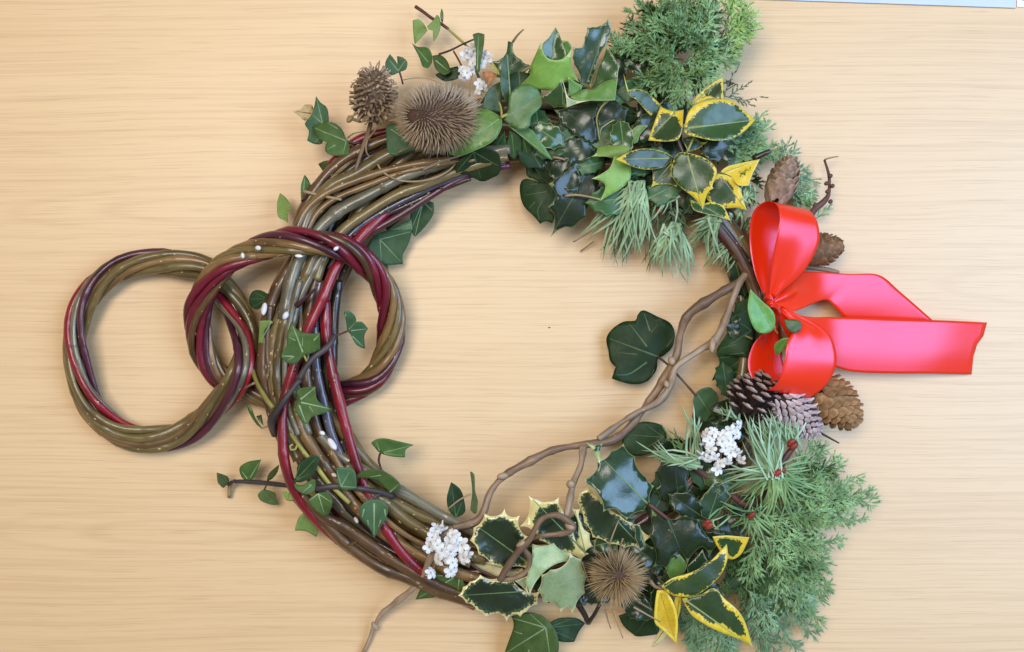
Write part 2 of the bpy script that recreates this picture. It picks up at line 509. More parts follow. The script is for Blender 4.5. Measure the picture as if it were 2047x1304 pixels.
VARYW = (leaf_mat('variegated_gold_wide', S(54, 82, 36), S(40, 64, 28), rough=.36, margin=YEL, mw=0.4, mamp=12, patch=62, tipk=30, rim=S(196, 192, 104), rimw=1.5, coat=.12), U_VAR, VEIN_Y)
VARG = (leaf_mat('gold_leaf', S(226, 192, 40), S(206, 168, 26), rough=.35, margin=S(238, 208, 70), mw=5, mamp=4, coat=.2), U_VAR, plain('gold_vein', S(180, 150, 40), .5))
CREAM = S(226, 206, 132)
VARC = (leaf_mat('variegated_cream', S(36, 56, 28), S(24, 40, 20), rough=.22, margin=CREAM, mw=2.4, mamp=13, patch=45, tipk=10, rim=S(236, 220, 160), rimw=2.4, pale=S(96, 124, 76), coat=.6), U_VAR, VEIN_H)
CREAML = (leaf_mat('cream_leaf', S(214, 200, 150), S(196, 178, 116), rough=.45), U_VAR, VEIN_Y)

def needle_mat(name, c1, c2, tipc=None, rough=.45):
    m, nt, nd, ln, bs = newmat(name)
    g = nd.new('ShaderNodeNewGeometry').outputs['Random Per Island']
    ov = objvec(nd); n1 = noise(nd, ln, 45, 3, ov)
    col = mix(nd, ln, g, c1, c2)
    col = mix(nd, ln, ramp(nd, ln, n1, [(.35, (0, 0, 0)), (.7, (1, 1, 1))]), col, tuple(x * .62 for x in c2))
    if tipc:
        at = nd.new('ShaderNodeAttribute'); at.attribute_name = "edge"
        col = mix(nd, ln, math_node(nd, ln, 'MULTIPLY', math_node(nd, ln, 'SUBTRACT', at.outputs['Fac'], .86, True), 6.0, True), col, tipc)
    ln.new(col, bs.inputs['Base Color'])
    bs.inputs['Roughness'].default_value = rough
    return m
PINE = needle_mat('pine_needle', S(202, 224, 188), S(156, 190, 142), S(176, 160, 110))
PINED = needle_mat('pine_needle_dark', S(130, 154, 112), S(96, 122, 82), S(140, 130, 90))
PINEG = needle_mat('pine_needle_green', S(160, 192, 134), S(120, 160, 102), S(176, 168, 120))
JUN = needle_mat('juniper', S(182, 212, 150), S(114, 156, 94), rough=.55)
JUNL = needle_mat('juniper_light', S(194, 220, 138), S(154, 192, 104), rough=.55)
JUN_SHADE = needle_mat('juniper_shade_green', S(84, 116, 58), S(48, 76, 34), rough=.55)  # darker copy of juniper: shade of the inner sprays put into the colour
JUNB = needle_mat('juniper_blue', S(176, 206, 162), S(112, 154, 110), rough=.55)
SPINE = needle_mat('teasel_spine', S(220, 198, 166), S(186, 158, 124), S(230, 214, 188), rough=.6)
SPINED = needle_mat('teasel_spine_brown', S(208, 180, 136), S(172, 142, 100), S(226, 206, 166), rough=.6)
TEASEL = plain('teasel_body', S(92, 66, 50), .8, S(66, 46, 36))
DRY = needle_mat('dry_bract', S(196, 170, 138), S(152, 126, 98), rough=.75)
DRYB = plain('dry_head', S(120, 96, 74), .85, S(80, 62, 48))
CONEB = plain('cone_core', S(72, 48, 32), .8)
C_TAN = plain('cone_tan', S(184, 146, 104), .55, S(138, 102, 66), 160, rnd=.5)
C_BRN = plain('cone_brown', S(150, 112, 78), .55, S(110, 78, 52), 160, rnd=.5)
C_GRY = plain('cone_grey', S(168, 140, 116), .55, S(128, 100, 78), 160, rnd=.5)
C_DRK = plain('cone_dark', S(64, 46, 42), .5, S(40, 28, 26), 160, rnd=.4)
C_TIP = plain('cone_pale_tip', S(200, 178, 168), .6, S(166, 142, 132), 160, rnd=.3)
C_FRO = plain('cone_frost', S(214, 200, 204), .7, S(170, 150, 148), 140, rnd=.5)
PETAL = plain('petal', S(228, 226, 220), .55, S(212, 206, 200), 100, bs_=.1, rnd=.06)
FLSTEM = plain('flower_stem', S(150, 110, 76), .6)
DEADP = plain('dead_petal', S(190, 130, 80), .7, S(150, 96, 58))
BUDRED = plain('pine_bud', S(150, 62, 44), .45, S(112, 40, 30), 200)
CATKIN = plain('catkin', S(236, 232, 228), .6, S(206, 200, 198), 150)

def ribbon_mat():
    m, nt, nd, ln, bs = newmat('satin_ribbon')
    uv = nd.new('ShaderNodeTexCoord').outputs['UV']
    mp = nd.new('ShaderNodeMapping'); ln.new(uv, mp.inputs[0]); mp.inputs['Scale'].default_value = (2, 220, 1)
    n = noise(nd, ln, 3.0, 2, mp.outputs[0])
    col = mix(nd, ln, n, S(240, 58, 8), S(232, 46, 6))
    ln.new(col, bs.inputs['Base Color'])
    bs.inputs['Roughness'].default_value = .28
    bs.inputs['Specular IOR Level'].default_value = 1.0
    bs.inputs['Specular Tint'].default_value = rgb((1, .48, .82))
    bump(nd, ln, bs, n, .12, .0002)
    return m
SATIN = ribbon_mat()

def wood_mat():
    m, nt, nd, ln, bs = newmat('beech_table')
    ov = objvec(nd)
    # slow warp so that the grain wanders
    mpw = nd.new('ShaderNodeMapping'); ln.new(ov, mpw.inputs[0]); mpw.inputs['Scale'].default_value = (1.5, 3.0, 1)
    w = noise(nd, ln, 1.0, 2, mpw.outputs[0])
    sep = nd.new('ShaderNodeSeparateXYZ'); ln.new(ov, sep.inputs[0])
    y2 = math_node(nd, ln, 'ADD', sep.outputs[1], math_node(nd, ln, 'MULTIPLY', w, .03))
    cmb = nd.new('ShaderNodeCombineXYZ'); ln.new(sep.outputs[0], cmb.inputs[0]); ln.new(y2, cmb.inputs[1])
    def streaks(sx, sy, det, rough=.6):
        mp = nd.new('ShaderNodeMapping'); ln.new(cmb.outputs[0], mp.inputs[0]); mp.inputs['Scale'].default_value = (sx, sy, 1)
        return noise(nd, ln, 1.0, det, mp.outputs[0], rough)
    broad = streaks(.7, 22, 4)
    fine = streaks(3.0, 300, 3, .55)
    pores = streaks(14, 900, 2, .5)
    # annual rings: repeating thin late-wood lines
    ring = math_node(nd, ln, 'SINE', math_node(nd, ln, 'MULTIPLY', math_node(nd, ln, 'ADD', y2, math_node(nd, ln, 'MULTIPLY', broad, .035)), 520.0))
    ring = math_node(nd, ln, 'POWER', math_node(nd, ln, 'ADD', math_node(nd, ln, 'MULTIPLY', ring, .5), .5), 7.0)
    fade = ramp(nd, ln, streaks(2.2, 12, 2), [(.38, (0, 0, 0)), (.62, (1, 1, 1))])
    col = mix(nd, ln, ramp(nd, ln, broad, [(.3, (0, 0, 0)), (.7, (1, 1, 1))]), S(227, 191, 142), S(223, 186, 136))
    col = mix(nd, ln, math_node(nd, ln, 'MULTIPLY', ramp(nd, ln, fine, [(.50, (0, 0, 0)), (.60, (1, 1, 1))]), .20), col, S(186, 144, 98))
    col = mix(nd, ln, math_node(nd, ln, 'MULTIPLY', math_node(nd, ln, 'MULTIPLY', ring, fade), .13), col, S(178, 136, 92))
    col = mix(nd, ln, math_node(nd, ln, 'MULTIPLY', ramp(nd, ln, pores, [(.58, (0, 0, 0)), (.66, (1, 1, 1))]), .28), col, S(168, 126, 86))
    # two arched figures in the veneer
    for x0, y0 in ((-.31, .118), (-.33, -.205), (.62, .04)):
        dx = math_node(nd, ln, 'MULTIPLY', math_node(nd, ln, 'SUBTRACT', sep.outputs[0], x0), .12)
        dy = math_node(nd, ln, 'SUBTRACT', y2, y0 + .015)
        dd = math_node(nd, ln, 'SQRT', math_node(nd, ln, 'ADD', math_node(nd, ln, 'MULTIPLY', dx, dx), math_node(nd, ln, 'MULTIPLY', dy, dy)))
        dd2 = math_node(nd, ln, 'ADD', dd, math_node(nd, ln, 'MULTIPLY', fine, .006))
        rg_ = math_node(nd, ln, 'POWER', math_node(nd, ln, 'ADD', math_node(nd, ln, 'MULTIPLY', math_node(nd, ln, 'SINE', math_node(nd, ln, 'MULTIPLY', dd2, 560.0)), .5), .5), 4.0)
        fall = math_node(nd, ln, 'SUBTRACT', 1.0, math_node(nd, ln, 'MULTIPLY', dd, 24.0), True)
        col = mix(nd, ln, math_node(nd, ln, 'MULTIPLY', math_node(nd, ln, 'MULTIPLY', rg_, fall), .30), col, S(182, 140, 98))
    ln.new(col, bs.inputs['Base Color'])
    bs.inputs['Roughness'].default_value = .48
    bs.inputs['Specular IOR Level'].default_value = .8
    bump(nd, ln, bs, fine, .04, .0003)
    return m
WOOD = wood_mat()
PAPERB = plain('blue_card', S(200, 208, 224), .5, S(194, 202, 220), 40, bs_=0, rnd=.02)
PAPERW = plain('white_card', S(240, 240, 240), .5, S(232, 232, 232), 40, bs_=0, rnd=.02)
INKB = plain('blue_print', S(90, 130, 190), .5, bs_=0)
# ------------------------------------------------------------------ table and cards
tb = mesh_obj('table', np.array([(-.95, -.6, 0), (.95, -.6, 0), (.95, .62, 0), (-.95, .62, 0),
                                 (-.95, -.6, -.03), (.95, -.6, -.03), (.95, .62, -.03), (-.95, .62, -.03)]),
              [(0, 1, 2, 3), (7, 6, 5, 4), (0, 4, 5, 1), (1, 5, 6, 2), (2, 6, 7, 3), (3, 7, 4, 0)], [WOOD], smooth=False, world_space=True)
tag(tb, "pale beech table top with straight fine grain", "table", kind="structure")

def slab(name, quad, z0, z1, mat, parent=None):
    v = [Q(x, y, z0) for x, y in quad] + [Q(x, y, z1) for x, y in quad]
    return mesh_obj(name, np.array(v), [(3, 2, 1, 0), (4, 5, 6, 7), (0, 1, 5, 4), (1, 2, 6, 5), (2, 3, 7, 6), (3, 0, 4, 7)], [mat], parent, smooth=False)
cs = slab('card_sheet', [(1440, -4), (2031, 16), (2046, -420), (1455, -440)], .8, 5, PAPERB)
tag(cs, "pale blue card lying along the top edge of the table", "card")
cw = thing('white_paper', (2100, 0, 0), "white sheet of paper at the top corner beside the blue card", "paper")
slab('sheet', [(2033, 14), (2300, 20), (2316, -400), (2048, -415)], .8, 3, PAPERW, cw)
slab('printed_mark', [(2042, 1), (2060, 2), (2060, -30), (2042, -30)], 3.1, 3.5, INKB, cw)

# ------------------------------------------------------------------ large willow ring
wr = thing('willow_wreath', (620, 660, 0), "large ring of thick olive and red willow rods forming the wreath base", "wreath")
rng = random.Random(5)
mats_seq = ['olive', 'brown', 'grey', 'dark', 'brown', 'olive', 'tan', 'dark', 'brown', 'maroon', 'olive', 'grey', 'brown']
for i, mk in enumerate(mats_seq):
    ph = i / len(mats_seq) * 6.283
    rr = rng.uniform(11, 14.5); jit = rng.uniform(-4, 4); tw = rng.uniform(1.1, 1.6)
    n = 130; pts = []
    a0 = rng.uniform(0, 6.28)
    for k in range(n):
        th = a0 + k / (n - 1) * 6.35
        ps = ph + tw * th
        lat = (52 + jit) * math.cos(ps); zz = 54 + 26 * math.sin(ps)
        rt = max(0.0, math.cos(th)) ** 1.5
        lat *= 1 - .5 * rt
        RR = 446 + lat + 6 * math.sin(3 * th + i) + 18 * rt
        pts.append(np.array([1054 - 1023.5 + RR * math.cos(th), 652 - (694 - RR * .985 * math.sin(th)), zz]))
    v, f, uv = tube_geo(np.array(pts), np.full(n, rr), 9, wob=.06, seed=i, node=120)
    mesh_obj('rod', v, f, [M[mk]], wr, uv=uv + np.array([i * 7.3, i * 1.7]))

def RZ(pts, z):
    """add heights: one number, or (z_start, z_end), or list"""
    n = len(pts)
    if isinstance(z, (int, float)): zs = [z] * n
    elif len(z) == n: zs = list(z)
    else: zs = np.linspace(z[0], z[1], n)
    return [(p[0], p[1], float(q)) for p, q in zip(pts, zs)]

hero = [
 # upper part, running from the crossing up to the foliage
 ('grey',  FP([(566, 640), (582, 560), (606, 500), (640, 455), (680, 420), (735, 391), (795, 358), (845, 337), (940, 312), (1020, 296)]), 104, 15),
 ('olive', FP([(632, 560), (650, 510), (684, 462), (735, 424), (795, 388), (850, 368), (930, 336), (1015, 312)]), 100, 12),
 ('slate', FP([(660, 540), (680, 494), (712, 458), (752, 430), (800, 404), (880, 366), (945, 340), (1010, 322)]), 94, 9),
 ('olive', FP([(600, 470), (622, 415), (660, 372), (712, 346), (775, 308), (815, 296), (900, 290)]), 106, 14),
 ('brown', FP([(590, 470), (606, 420), (640, 364), (682, 322), (732, 294), (780, 276), (860, 262)]), 92, 12),
 ('dark',  FP([(620, 430), (652, 384), (690, 346), (735, 316), (790, 292)]), 96, 9),
 ('tan',   FP([(588, 470), (612, 420), (652, 386), (713, 360), (775, 340), (836, 327), (900, 318)]), 114, 9),
 ('red',   FP([(660, 330), (690, 298), (722, 276), (770, 262), (830, 250)]), 80, 9),
 ('purple',FP([(690, 520), (715, 480), (745, 462), (800, 430), (900, 368), (960, 344), (1020, 330)]), 84, 9),
 # middle, beside the small ring
 ('brown', FP([(640, 440), (600, 500), (566, 556), (541, 610), (530, 670), (527, 749), (545, 829), (570, 890)]), 86, 15),
 ('olive', FP([(620, 500), (585, 580), (553, 653), (544, 717), (548, 789), (565, 860), (596, 920)]), 100, 13),
 ('olive', FP([(640, 480), (612, 548), (577, 621), (558, 693), (555, 769), (575, 850), (610, 915)]), 106, 12),
 ('grey',  FP([(672, 470), (634, 528), (602, 590), (586, 637), (580, 700), (590, 790), (618, 870)]), 104, 10),
 ('slate', FP([(640, 560), (628, 640), (632, 729), (648, 809), (664, 872), (690, 930)]), 100, 11),
 ('dark',  FP([(676, 560), (668, 620), (664, 700), (668, 780), (690, 860)]), 78, 13),
 ('brown', FP([(640, 520), (622, 600), (612, 690), (616, 780), (640, 870), (680, 950)]), 92, 12),
 ('red',   FP([(775, 420), (735, 458), (700, 497), (671, 536), (647, 592), (617, 655), (585, 741), (567, 812), (565, 889), (574, 944), (592, 990), (628, 1036), (672, 1076), (720, 1110)]), [78, 90, 100, 112, 118, 120, 120, 122, 124, 120, 108, 88, 72, 60], 12),
 ('red',   FP([(650, 600), (652, 669), (662, 733), (680, 809), (699, 881), (718, 945), (745, 1012), (778, 1070), (815, 1118), (860, 1158), (905, 1188), (950, 1212)]), [96, 100, 104, 108, 110, 106, 108, 110, 108, 96, 74, 60], 12),
 # lower part
 ('tan',   FP([(590, 800), (600, 852), (633, 908), (669, 958), (719, 1020), (776, 1073), (842, 1112), (900, 1140), (960, 1160)]), 104, 14),
 ('brown', FP([(600, 990), (651, 1034), (690, 1055), (740, 1090), (783, 1120), (835, 1150), (890, 1178), (960, 1200)]), 98, 14),
 ('brown', FP([(605, 1000), (648, 1044), (697, 1092), (758, 1134), (818, 1158), (880, 1186), (950, 1206)]), 84, 13),
 ('maroon',FP([(590, 990), (640, 1046), (690, 1090), (750, 1128)]), 62, 12),
 ('grey',  FP([(640, 870), (676, 910), (733, 944), (804, 984), (865, 1020), (905, 1042), (960, 1070)]), 92, 13),
 ('olive', FP([(690, 930), (730, 972), (769, 1006), (811, 1040), (858, 1070), (910, 1100), (970, 1120)]), 100, 15),
 ('brown', FP([(660, 930), (715, 980), (761, 1034), (804, 1084), (845, 1118), (900, 1150)]), 100, 12),
 ('dark',  FP([(640, 920), (690, 1000), (740, 1054), (800, 1100), (850, 1140)]), 86, 12),
]
hero += [
 ('tan',   FP([(610, 470), (634, 426), (672, 396), (730, 372), (800, 346), (870, 330), (950, 318)]), 116, 7),
 ('dark',  FP([(700, 470), (744, 440), (800, 416), (870, 384), (940, 356)]), 84, 8),
 ('grey',  FP([(600, 560), (580, 640), (570, 720), (574, 800), (596, 870)]), 112, 7),
 ('brown', FP([(540, 610), (534, 690), (540, 780), (556, 850)]), 102, 7),
 ('tan',   FP([(660, 900), (700, 964), (752, 1022), (806, 1066), (870, 1100), (940, 1130)]), 114, 7),
 ('dark',  FP([(680, 880), (710, 940), (748, 986), (800, 1030), (860, 1060)]), 80, 10),
 ('maroon',FP([(640, 1020), (700, 1070), (760, 1112), (830, 1142), (910, 1180)]), 100, 6),
]
for i, (mk, pts, z, r) in enumerate(hero):
    z = z if isinstance(z, list) else z + 4 * math.sin(i * 2.3)
    rod('rod', RZ(pts, z), r * .93, M[mk], wr, sides=12, r1=r * .80, seed=20 + i, wob=.05, node=110)

# swollen willow buds and cut side shoots on the rods
bud_rng = random.Random(31); bud_spots = []
for mk, pts, z, r in hero:
    pth = catmull(np.array([Q(*p) for p in RZ(pts, z)]), 60)
    for k in range(2):
        i = bud_rng.randrange(6, 52); bud_spots.append((pth[i], pth[i + 1] - pth[i], r * .9, mk))
def ellip(name, c, ax, r, mat, parent, seg=10, rings=7):
    """c px photo + z; ax = half-length vector px space; r radius"""
    a = np.array(ax, float); L = np.linalg.norm(a); a /= L
    s = np.cross(a, (0, 0, 1.0)); s = np.array([1., 0, 0]) if np.linalg.norm(s) < 1e-3 else s / np.linalg.norm(s)
    n = np.cross(s, a); q = Q(*c)
    ts = np.linspace(-1, 1, rings + 2)[1:-1]
    path = [q + a * L * t for t in np.sin(ts * math.pi / 2)]
    rad = [r * math.sqrt(max(.02, 1 - math.sin(t * math.pi / 2) ** 2)) for t in ts]
    v, f, uv = tube_geo(np.array(path), rad, seg)
    v[-2] = q - a * L; v[-1] = q + a * L
    return mesh_obj(name, v, f, [mat], parent, uv=uv)

for (x, y, ang, L, r, z) in [(528, 618, 100, 13, 6, 108), (571, 631, 120, 9, 6, 120), (664, 888, 55, 14, 7, 118), (644, 866, 30, 6, 4.5, 118), (596, 498, 20, 7, 4, 120),
                             (668, 950, 30, 6, 4, 124), (712, 1040, 60, 7, 4, 112)]:
    a = R(ang)
    ellip('bud', (x, y, z), (math.cos(a) * L, -math.sin(a) * L, 1), r, CATKIN, wr)
for p0, dv, r, mk in bud_spots:
    dv = dv / np.linalg.norm(dv); sd_ = np.cross(dv, (0, 0, 1.0)); an = bud_rng.uniform(-.9, .9)
    off = (sd_ * math.sin(an) + np.array([0, 0, 1.0]) * math.cos(an)) * r * .98
    q = p0 + off; L = bud_rng.uniform(4.5, 7.5)
    ellip('bud', (q[0] + 1023.5, 652 - q[1], q[2]), dv * L + off * .12, bud_rng.uniform(2.2, 3.4), M['tan' if mk in ('olive', 'brown', 'grey', 'tan') else 'purple'], wr, seg=7, rings=4)
rod('side_shoot', RZ(FP([(592, 612), (604, 602), (620, 588), (636, 570)]), (122, 136)), 6, M['purple'], wr, r1=1.6, seed=61)
rod('side_shoot', RZ(FP([(690, 1090), (706, 1088), (716, 1075)]), (92, 104)), 5, M['brown'], wr, r1=2, seed=62)

# ------------------------------------------------------------------ two small twisted rings
def twist_ring(name, label, ctrl, rods, turns, rho, px, flat=.8):
    t = thing(name, px, label, "ring", "small twisted willow rings")
    q = np.array([Q(*p) for p in ctrl]); n = 180
    c = catmull(q, n, True)
    tan = np.roll(c, -1, 0) - np.roll(c, 1, 0); tan /= np.linalg.norm(tan, axis=1)[:, None]
    side = np.cross(tan, (0, 0, 1.0)); side /= np.linalg.norm(side, axis=1)[:, None]
    nor = np.cross(side, tan)
    for i, (mk, ph, r, rh) in enumerate(rods):
        a = ph + np.arange(n) / n * 2 * math.pi * turns + .25 * np.sin(np.arange(n) / n * 12.57 + i)
        rhoi = rho * rh * (1 + .12 * np.sin(np.arange(n) / n * 6.283 * 2 + i * 1.7))
        path = c + side * (np.cos(a) * rhoi)[:, None] + nor * (np.sin(a) * rhoi * flat)[:, None]
        path[:, 2] = np.maximum(path[:, 2], r * .80 + .5)
        v, f, uv = tube_geo(path, np.full(n, r * .80), 11, closed=True, wob=.06, seed=i + 70, node=95)
        # tapering tip of the rod stays tucked in: closed loop
        mesh_obj('rod', v, f, [M[mk]], t, uv=uv + np.array([i * 5.1, i * 2.2]))
    return t

ringA = [(151, 690, 34), (172, 600, 34), (235, 538, 34), (325, 522, 34), (405, 540, 34), (455, 592, 34), (488, 665, 44), (478, 745, 84), (430, 815, 58), (372, 866, 36), (300, 880, 34), (228, 856, 34), (172, 792, 34)]
twist_ring('willow_ring', "small ring of twisted olive, red and purple rods lying clear on the table", ringA,
           [('red', 2.3, 10, 1.08), ('purple', .65, 9.5, 1.1), ('grey', 1.5, 9, 1), ('olive', 3.1, 11, 1.05), ('olive', 3.95, 12, 1), ('tan', 4.75, 10.5, 1.05), ('olive', 5.55, 11, 1), ('brown', 0, 11, .3)], 2, 18.5, (300, 700, 0))
ringB = [(510, 500, 112), (440, 538, 104), (398, 610, 70), (402, 690, 44), (440, 752, 34), (515, 786, 30), (600, 800, 26), (690, 786, 30), (748, 752, 36), (780, 680, 46), (776, 595, 66), (735, 530, 106), (670, 492, 142), (585, 482, 142)]
tB = twist_ring('willow_ring', "small ring of twisted red and brown rods looped around the large wreath", ringB,
           [('crimson', 2.75, 10.5, 1.05), ('tan', 1.95, 10, 1), ('olive', 1.2, 9.5, 1.05), ('tan', .45, 10.5, 1), ('purple', -.3, 9.5, 1.08), ('crimson', -1.15, 10.5, 1.05), ('crimson', 3.6, 10, 1), ('brown', 4.4, 10, 1)], -3, 18, (590, 640, 0))
for (x, y, ang, L, r, z) in [(516, 496, 10, 6, 5, 152), (485, 511, 80, 6, 4, 148), (672, 497, 150, 6, 4, 176), (597, 512, 5, 8, 3.5, 150)]:
    a = R(ang); ellip('bud', (x, y, z), (math.cos(a) * L, -math.sin(a) * L, 1), r, CATKIN, tB)

# ------------------------------------------------------------------ contorted hazel twigs
hz_ = thing('contorted_twig', (1480, 560, 60), "bare brown contorted twig curving across the open middle of the wreath", "twig")
rod('branch', RZ(FP([(1500, 545), (1470, 568), (1420, 598), (1376, 630), (1360, 668), (1352, 712), (1330, 755), (1300, 800), (1262, 850), (1225, 880), (1170, 889), (1110, 899), (1060, 922), (1008, 952), (980, 985), (968, 1020), (952, 1042), (905, 1056)]),
     [80, 84, 84, 80, 72, 66, 62, 58, 60, 70, 84, 92, 98, 104, 110, 116, 118, 118]), 9, M['hazel'], hz_, r1=7, seed=80, wob=.15, node=47, step=4)
rod('branch', RZ(FP([(1492, 548), (1478, 566), (1462, 606), (1446, 650), (1428, 682), (1396, 702), (1352, 734), (1340, 770), (1318, 802), (1272, 826), (1235, 850), (1196, 878)]),
     [86, 90, 86, 82, 80, 78, 84, 72, 72, 78, 74, 84]), 8, M['hazelpale'], hz_, r1=6, seed=81, wob=.15, node=41, step=4)
rod('side_branch', RZ(FP([(1166, 893), (1161, 930), (1146, 966), (1139, 1000), (1132, 1032)]), (90, 150)), 7.5, M['hazelpale'], hz_, r1=5.5, seed=82, wob=.14, node=33, step=4)
for (x, y, z, ang, L, r) in [(1343, 722, 76, 60, 10, 8), (1005, 952, 114, 170, 12, 7), (1332, 768, 82, 70, 8, 6), (1141, 968, 128, 20, 9, 9), (1424, 690, 90, 95, 16, 7)]:
    a = R(ang); ellip('knot', (x, y, z), (math.cos(a) * L, -math.sin(a) * L, 2), r, M['hazelpale'], hz_)
cu = thing('curled_twig', (1010, 1150, 100), "short pale twig curled into a loop over the cream edged holly", "twig")
rod('stem', RZ(FP([(998, 1162), (1012, 1138), (1038, 1100), (1058, 1080), (1070, 1056), (1086, 1036), (1112, 1030), (1136, 1042), (1146, 1056), (1128, 1066), (1096, 1070), (1064, 1076), (1044, 1092), (1058, 1114), (1054, 1140), (1030, 1156), (1000, 1160)]),
     [140, 146, 156, 164, 176, 184, 188, 184, 174, 166, 162, 152, 150, 142, 134, 132, 128]), 6.5, M['hazel'], cu, r1=4.5, seed=84, wob=.14, node=37, step=4)
ellip('knot', (1139, 1052, 178), (9, -6, 3), 8, M['hazelpale'], cu)
ellip('knot', (1042, 1088, 160), (10, 5, 3), 6, M['hazelpale'], cu)
lt = thing('trailing_twig', (860, 1120, 60), "thin pale twig hanging below the white blossom onto the table", "twig")
rod('stem', RZ(FP([(905, 1056), (878, 1080), (862, 1110), (850, 1140), (830, 1172), (790, 1206), (765, 1226), (748, 1252), (738, 1280), (716, 1325)]),
     [118, 122, 122, 112, 86, 46, 32, 20, 12, 8]), 8, M['hazelpale'], lt, r1=4, seed=86, wob=.14, node=43, step=4)
ellip('knot', (749, 1252, 20), (5, -9, 0), 6, M['hazelpale'], lt)
kt = thing('larch_twig', (1620, 440, 20), "knobbly brown larch twig standing out above the red bow", "twig")
rod('stem', RZ(FP([(1612, 452), (1626, 422), (1644, 406), (1656, 390), (1658, 366), (1656, 346), (1648, 320)]), [50, 52, 52, 50, 46, 42, 40]), 6.5, M['twig'], kt, r1=2.8, seed=90, wob=.2)
rod('stem_tip', RZ(FP([(1648, 320), (1658, 316), (1676, 313)]), (40, 36)), 2, M['straw'], kt, r1=1.2, seed=91)
for x, y in ((1652, 367), (1664, 372), (1654, 383), (1660, 352), (1648, 400), (1660, 403), (1634, 414), (1624, 420), (1630, 410)):
    ellip('knob', (x, y, 53), (4, 3, 2), 4.5, M['twig'], kt, seg=7, rings=4)
# straw like stalks over the upper rods
st = thing('dry_stalk', (800, 330, 118), "curved straw coloured stalk lying over the upper willow rods", "stalk")
rod('stem', RZ(G3([(635, 550), (670, 600), (760, 650), (880, 662), (1000, 640), (1100, 590), (1170, 515)]), [118, 122, 128, 128, 124, 120, 116]), 2.2, M['straw'], st, r1=1.6, seed=93)
st2 = thing('dry_stalk', (860, 320, 118), "long straight straw stalk running beneath the teasel head", "stalk")
rod('stem', RZ(G3([(930, 585), (1050, 530), (1180, 490), (1330, 430)]), (120, 130)), 3, M['straw'], st2, r1=2, seed=94)
rod('stem', RZ(G3([(975, 490), (950, 560), (930, 680), (900, 790)]), (124, 60)), 4, M['ivystem'], st2, r1=3, seed=95)
st3 = thing('dry_stalk', (640, 385, 110), "short notched stalk sticking out across the rods", "stalk")
rod('stem', RZ(G3([(150, 725), (250, 750), (320, 765), (400, 780)]), (112, 124)), 3.4, M['straw'], st3, r1=2.6, seed=96)
rod('side_shoot', RZ(G3([(150, 725), (165, 760), (140, 790)]), (112, 100)), 4, M['brown'], st3, r1=2.6, seed=97)

cr = ellip('crumb', (1098, 655, 1.2), (2.2, .4, 0), 1.2, M['twig'], None, seg=7, rings=4)
tag(cr, "tiny dark crumb on the table in the open middle", "crumb")
# ------------------------------------------------------------------ ivy
def stalk(parent, pts, r, mk='ivystem', r1=None, name='stalk', seed=0):
    return rod(name, pts, r, M[mk], parent, sides=7, r1=r1, seed=seed or int(pts[0][0]), wob=.08)

# by the dried seed head
t = thing('ivy_sprig', (690, 300, 80), "ivy sprig with one browned leaf tip left of the dried seed head", "ivy")
LF(t, F1, 's', [(278,650),(215,650),(180,690),(110,705),(180,760),(215,790),(262,770),(300,740)], (300,730), (110,705), IVYDEAD, z=70, dz=14, wave=6, label="curled dead brown leaf tip")
LF(t, F1, 's', [(312,575),(350,630),(408,680),(420,800),(380,880),(372,965),(350,995),(290,990),(233,960),(250,880),(215,815),(270,740),(298,655)], (385,880), (312,575), IVYT, [[(370,815),(280,740)],[(300,985)]], z=74, dz=6, fold=.2, bow=5)
LF(t, F1, 's', [(280,845),(340,820),(400,800),(480,815),(540,870),(575,950),(605,1000),(595,1080),(500,1095),(440,1085),(390,1050),(405,970),(340,950)], (575,965), (280,845), IVY, [[(405,900),(300,850)],[(480,1000),(392,1050)],[(545,1085)],[(500,860),(410,805)]], z=96, dz=-10, fold=.22, bow=5)
stalk(t, RZ(F1([(575,965),(640,985),(720,980)]), (94, 84)), 2.5)
t = thing('ivy_leaf', (640, 330, 60), "small olive ivy leaf peeping out beside the upper rods", "ivy")
LF(t, F1, 's', [(330,1165),(380,1140),(450,1130),(430,1185),(375,1235)], (440,1150), (330,1170), IVYO, z=60, dz=-10)
t = thing('ivy_leaf', (610, 370, 80), "thin folded ivy leaf standing up at the rods' outer edge", "ivy")
LF(t, G3, 's', [(160,618),(190,660),(200,715),(160,770),(138,780),(136,690)], (150,775), (160,618), IVY, z=96, dz=-8, roll=.5)
t = thing('ivy_leaf', (570, 420, 40), "pale green ivy leaf lying outside the wreath above the small rings", "ivy")
LF(t, G3, 's', [(0,738),(40,770),(80,838),(50,860),(52,930),(20,910),(-14,890),(-20,800)], (85,870), (0,738), IVYL, [[(-10,885)]], z=60, dz=-20, fold=.4)

# trailing ivy at the top
t = thing('ivy_trail', (960, 110, 90), "small leaved ivy trail reaching out above the teasel at the top", "ivy")
stalk(t, RZ(G4([(545,48),(600,85),(660,130),(720,165),(785,212)]), (30, 60)), 4, 'twig', 3, 'stem')
stalk(t, RZ(G4([(780,210),(870,290),(980,390),(1060,440)]), (60, 110)), 2.6, 'lime', 2.4, 'stem')
stalk(t, RZ(G4([(965,288),(880,325),(800,365),(715,395)]), (96, 60)), 2.2, 'ivystem')
stalk(t, RZ(G4([(820,370),(850,420),(880,480)]), (84, 90)), 1.8, 'twig')
LF(t, G4, 's', [(525,150),(565,138),(605,170),(632,220),(590,270),(540,322),(530,250)], (625,218), (535,300), IVYL, z=58, dz=-6, fold=.3)
LF(t, G4, 's', [(630,190),(668,155),(700,108),(722,130),(727,200),(700,270),(675,300),(672,220),(640,212)], (728,170), (675,295), IVYL, z=66, dz=8, fold=.35)
LF(t, G4, 's', [(735,62),(748,100),(745,165),(730,150),(725,100)], (738,160), (735,62), IVY, z=62, dz=10)
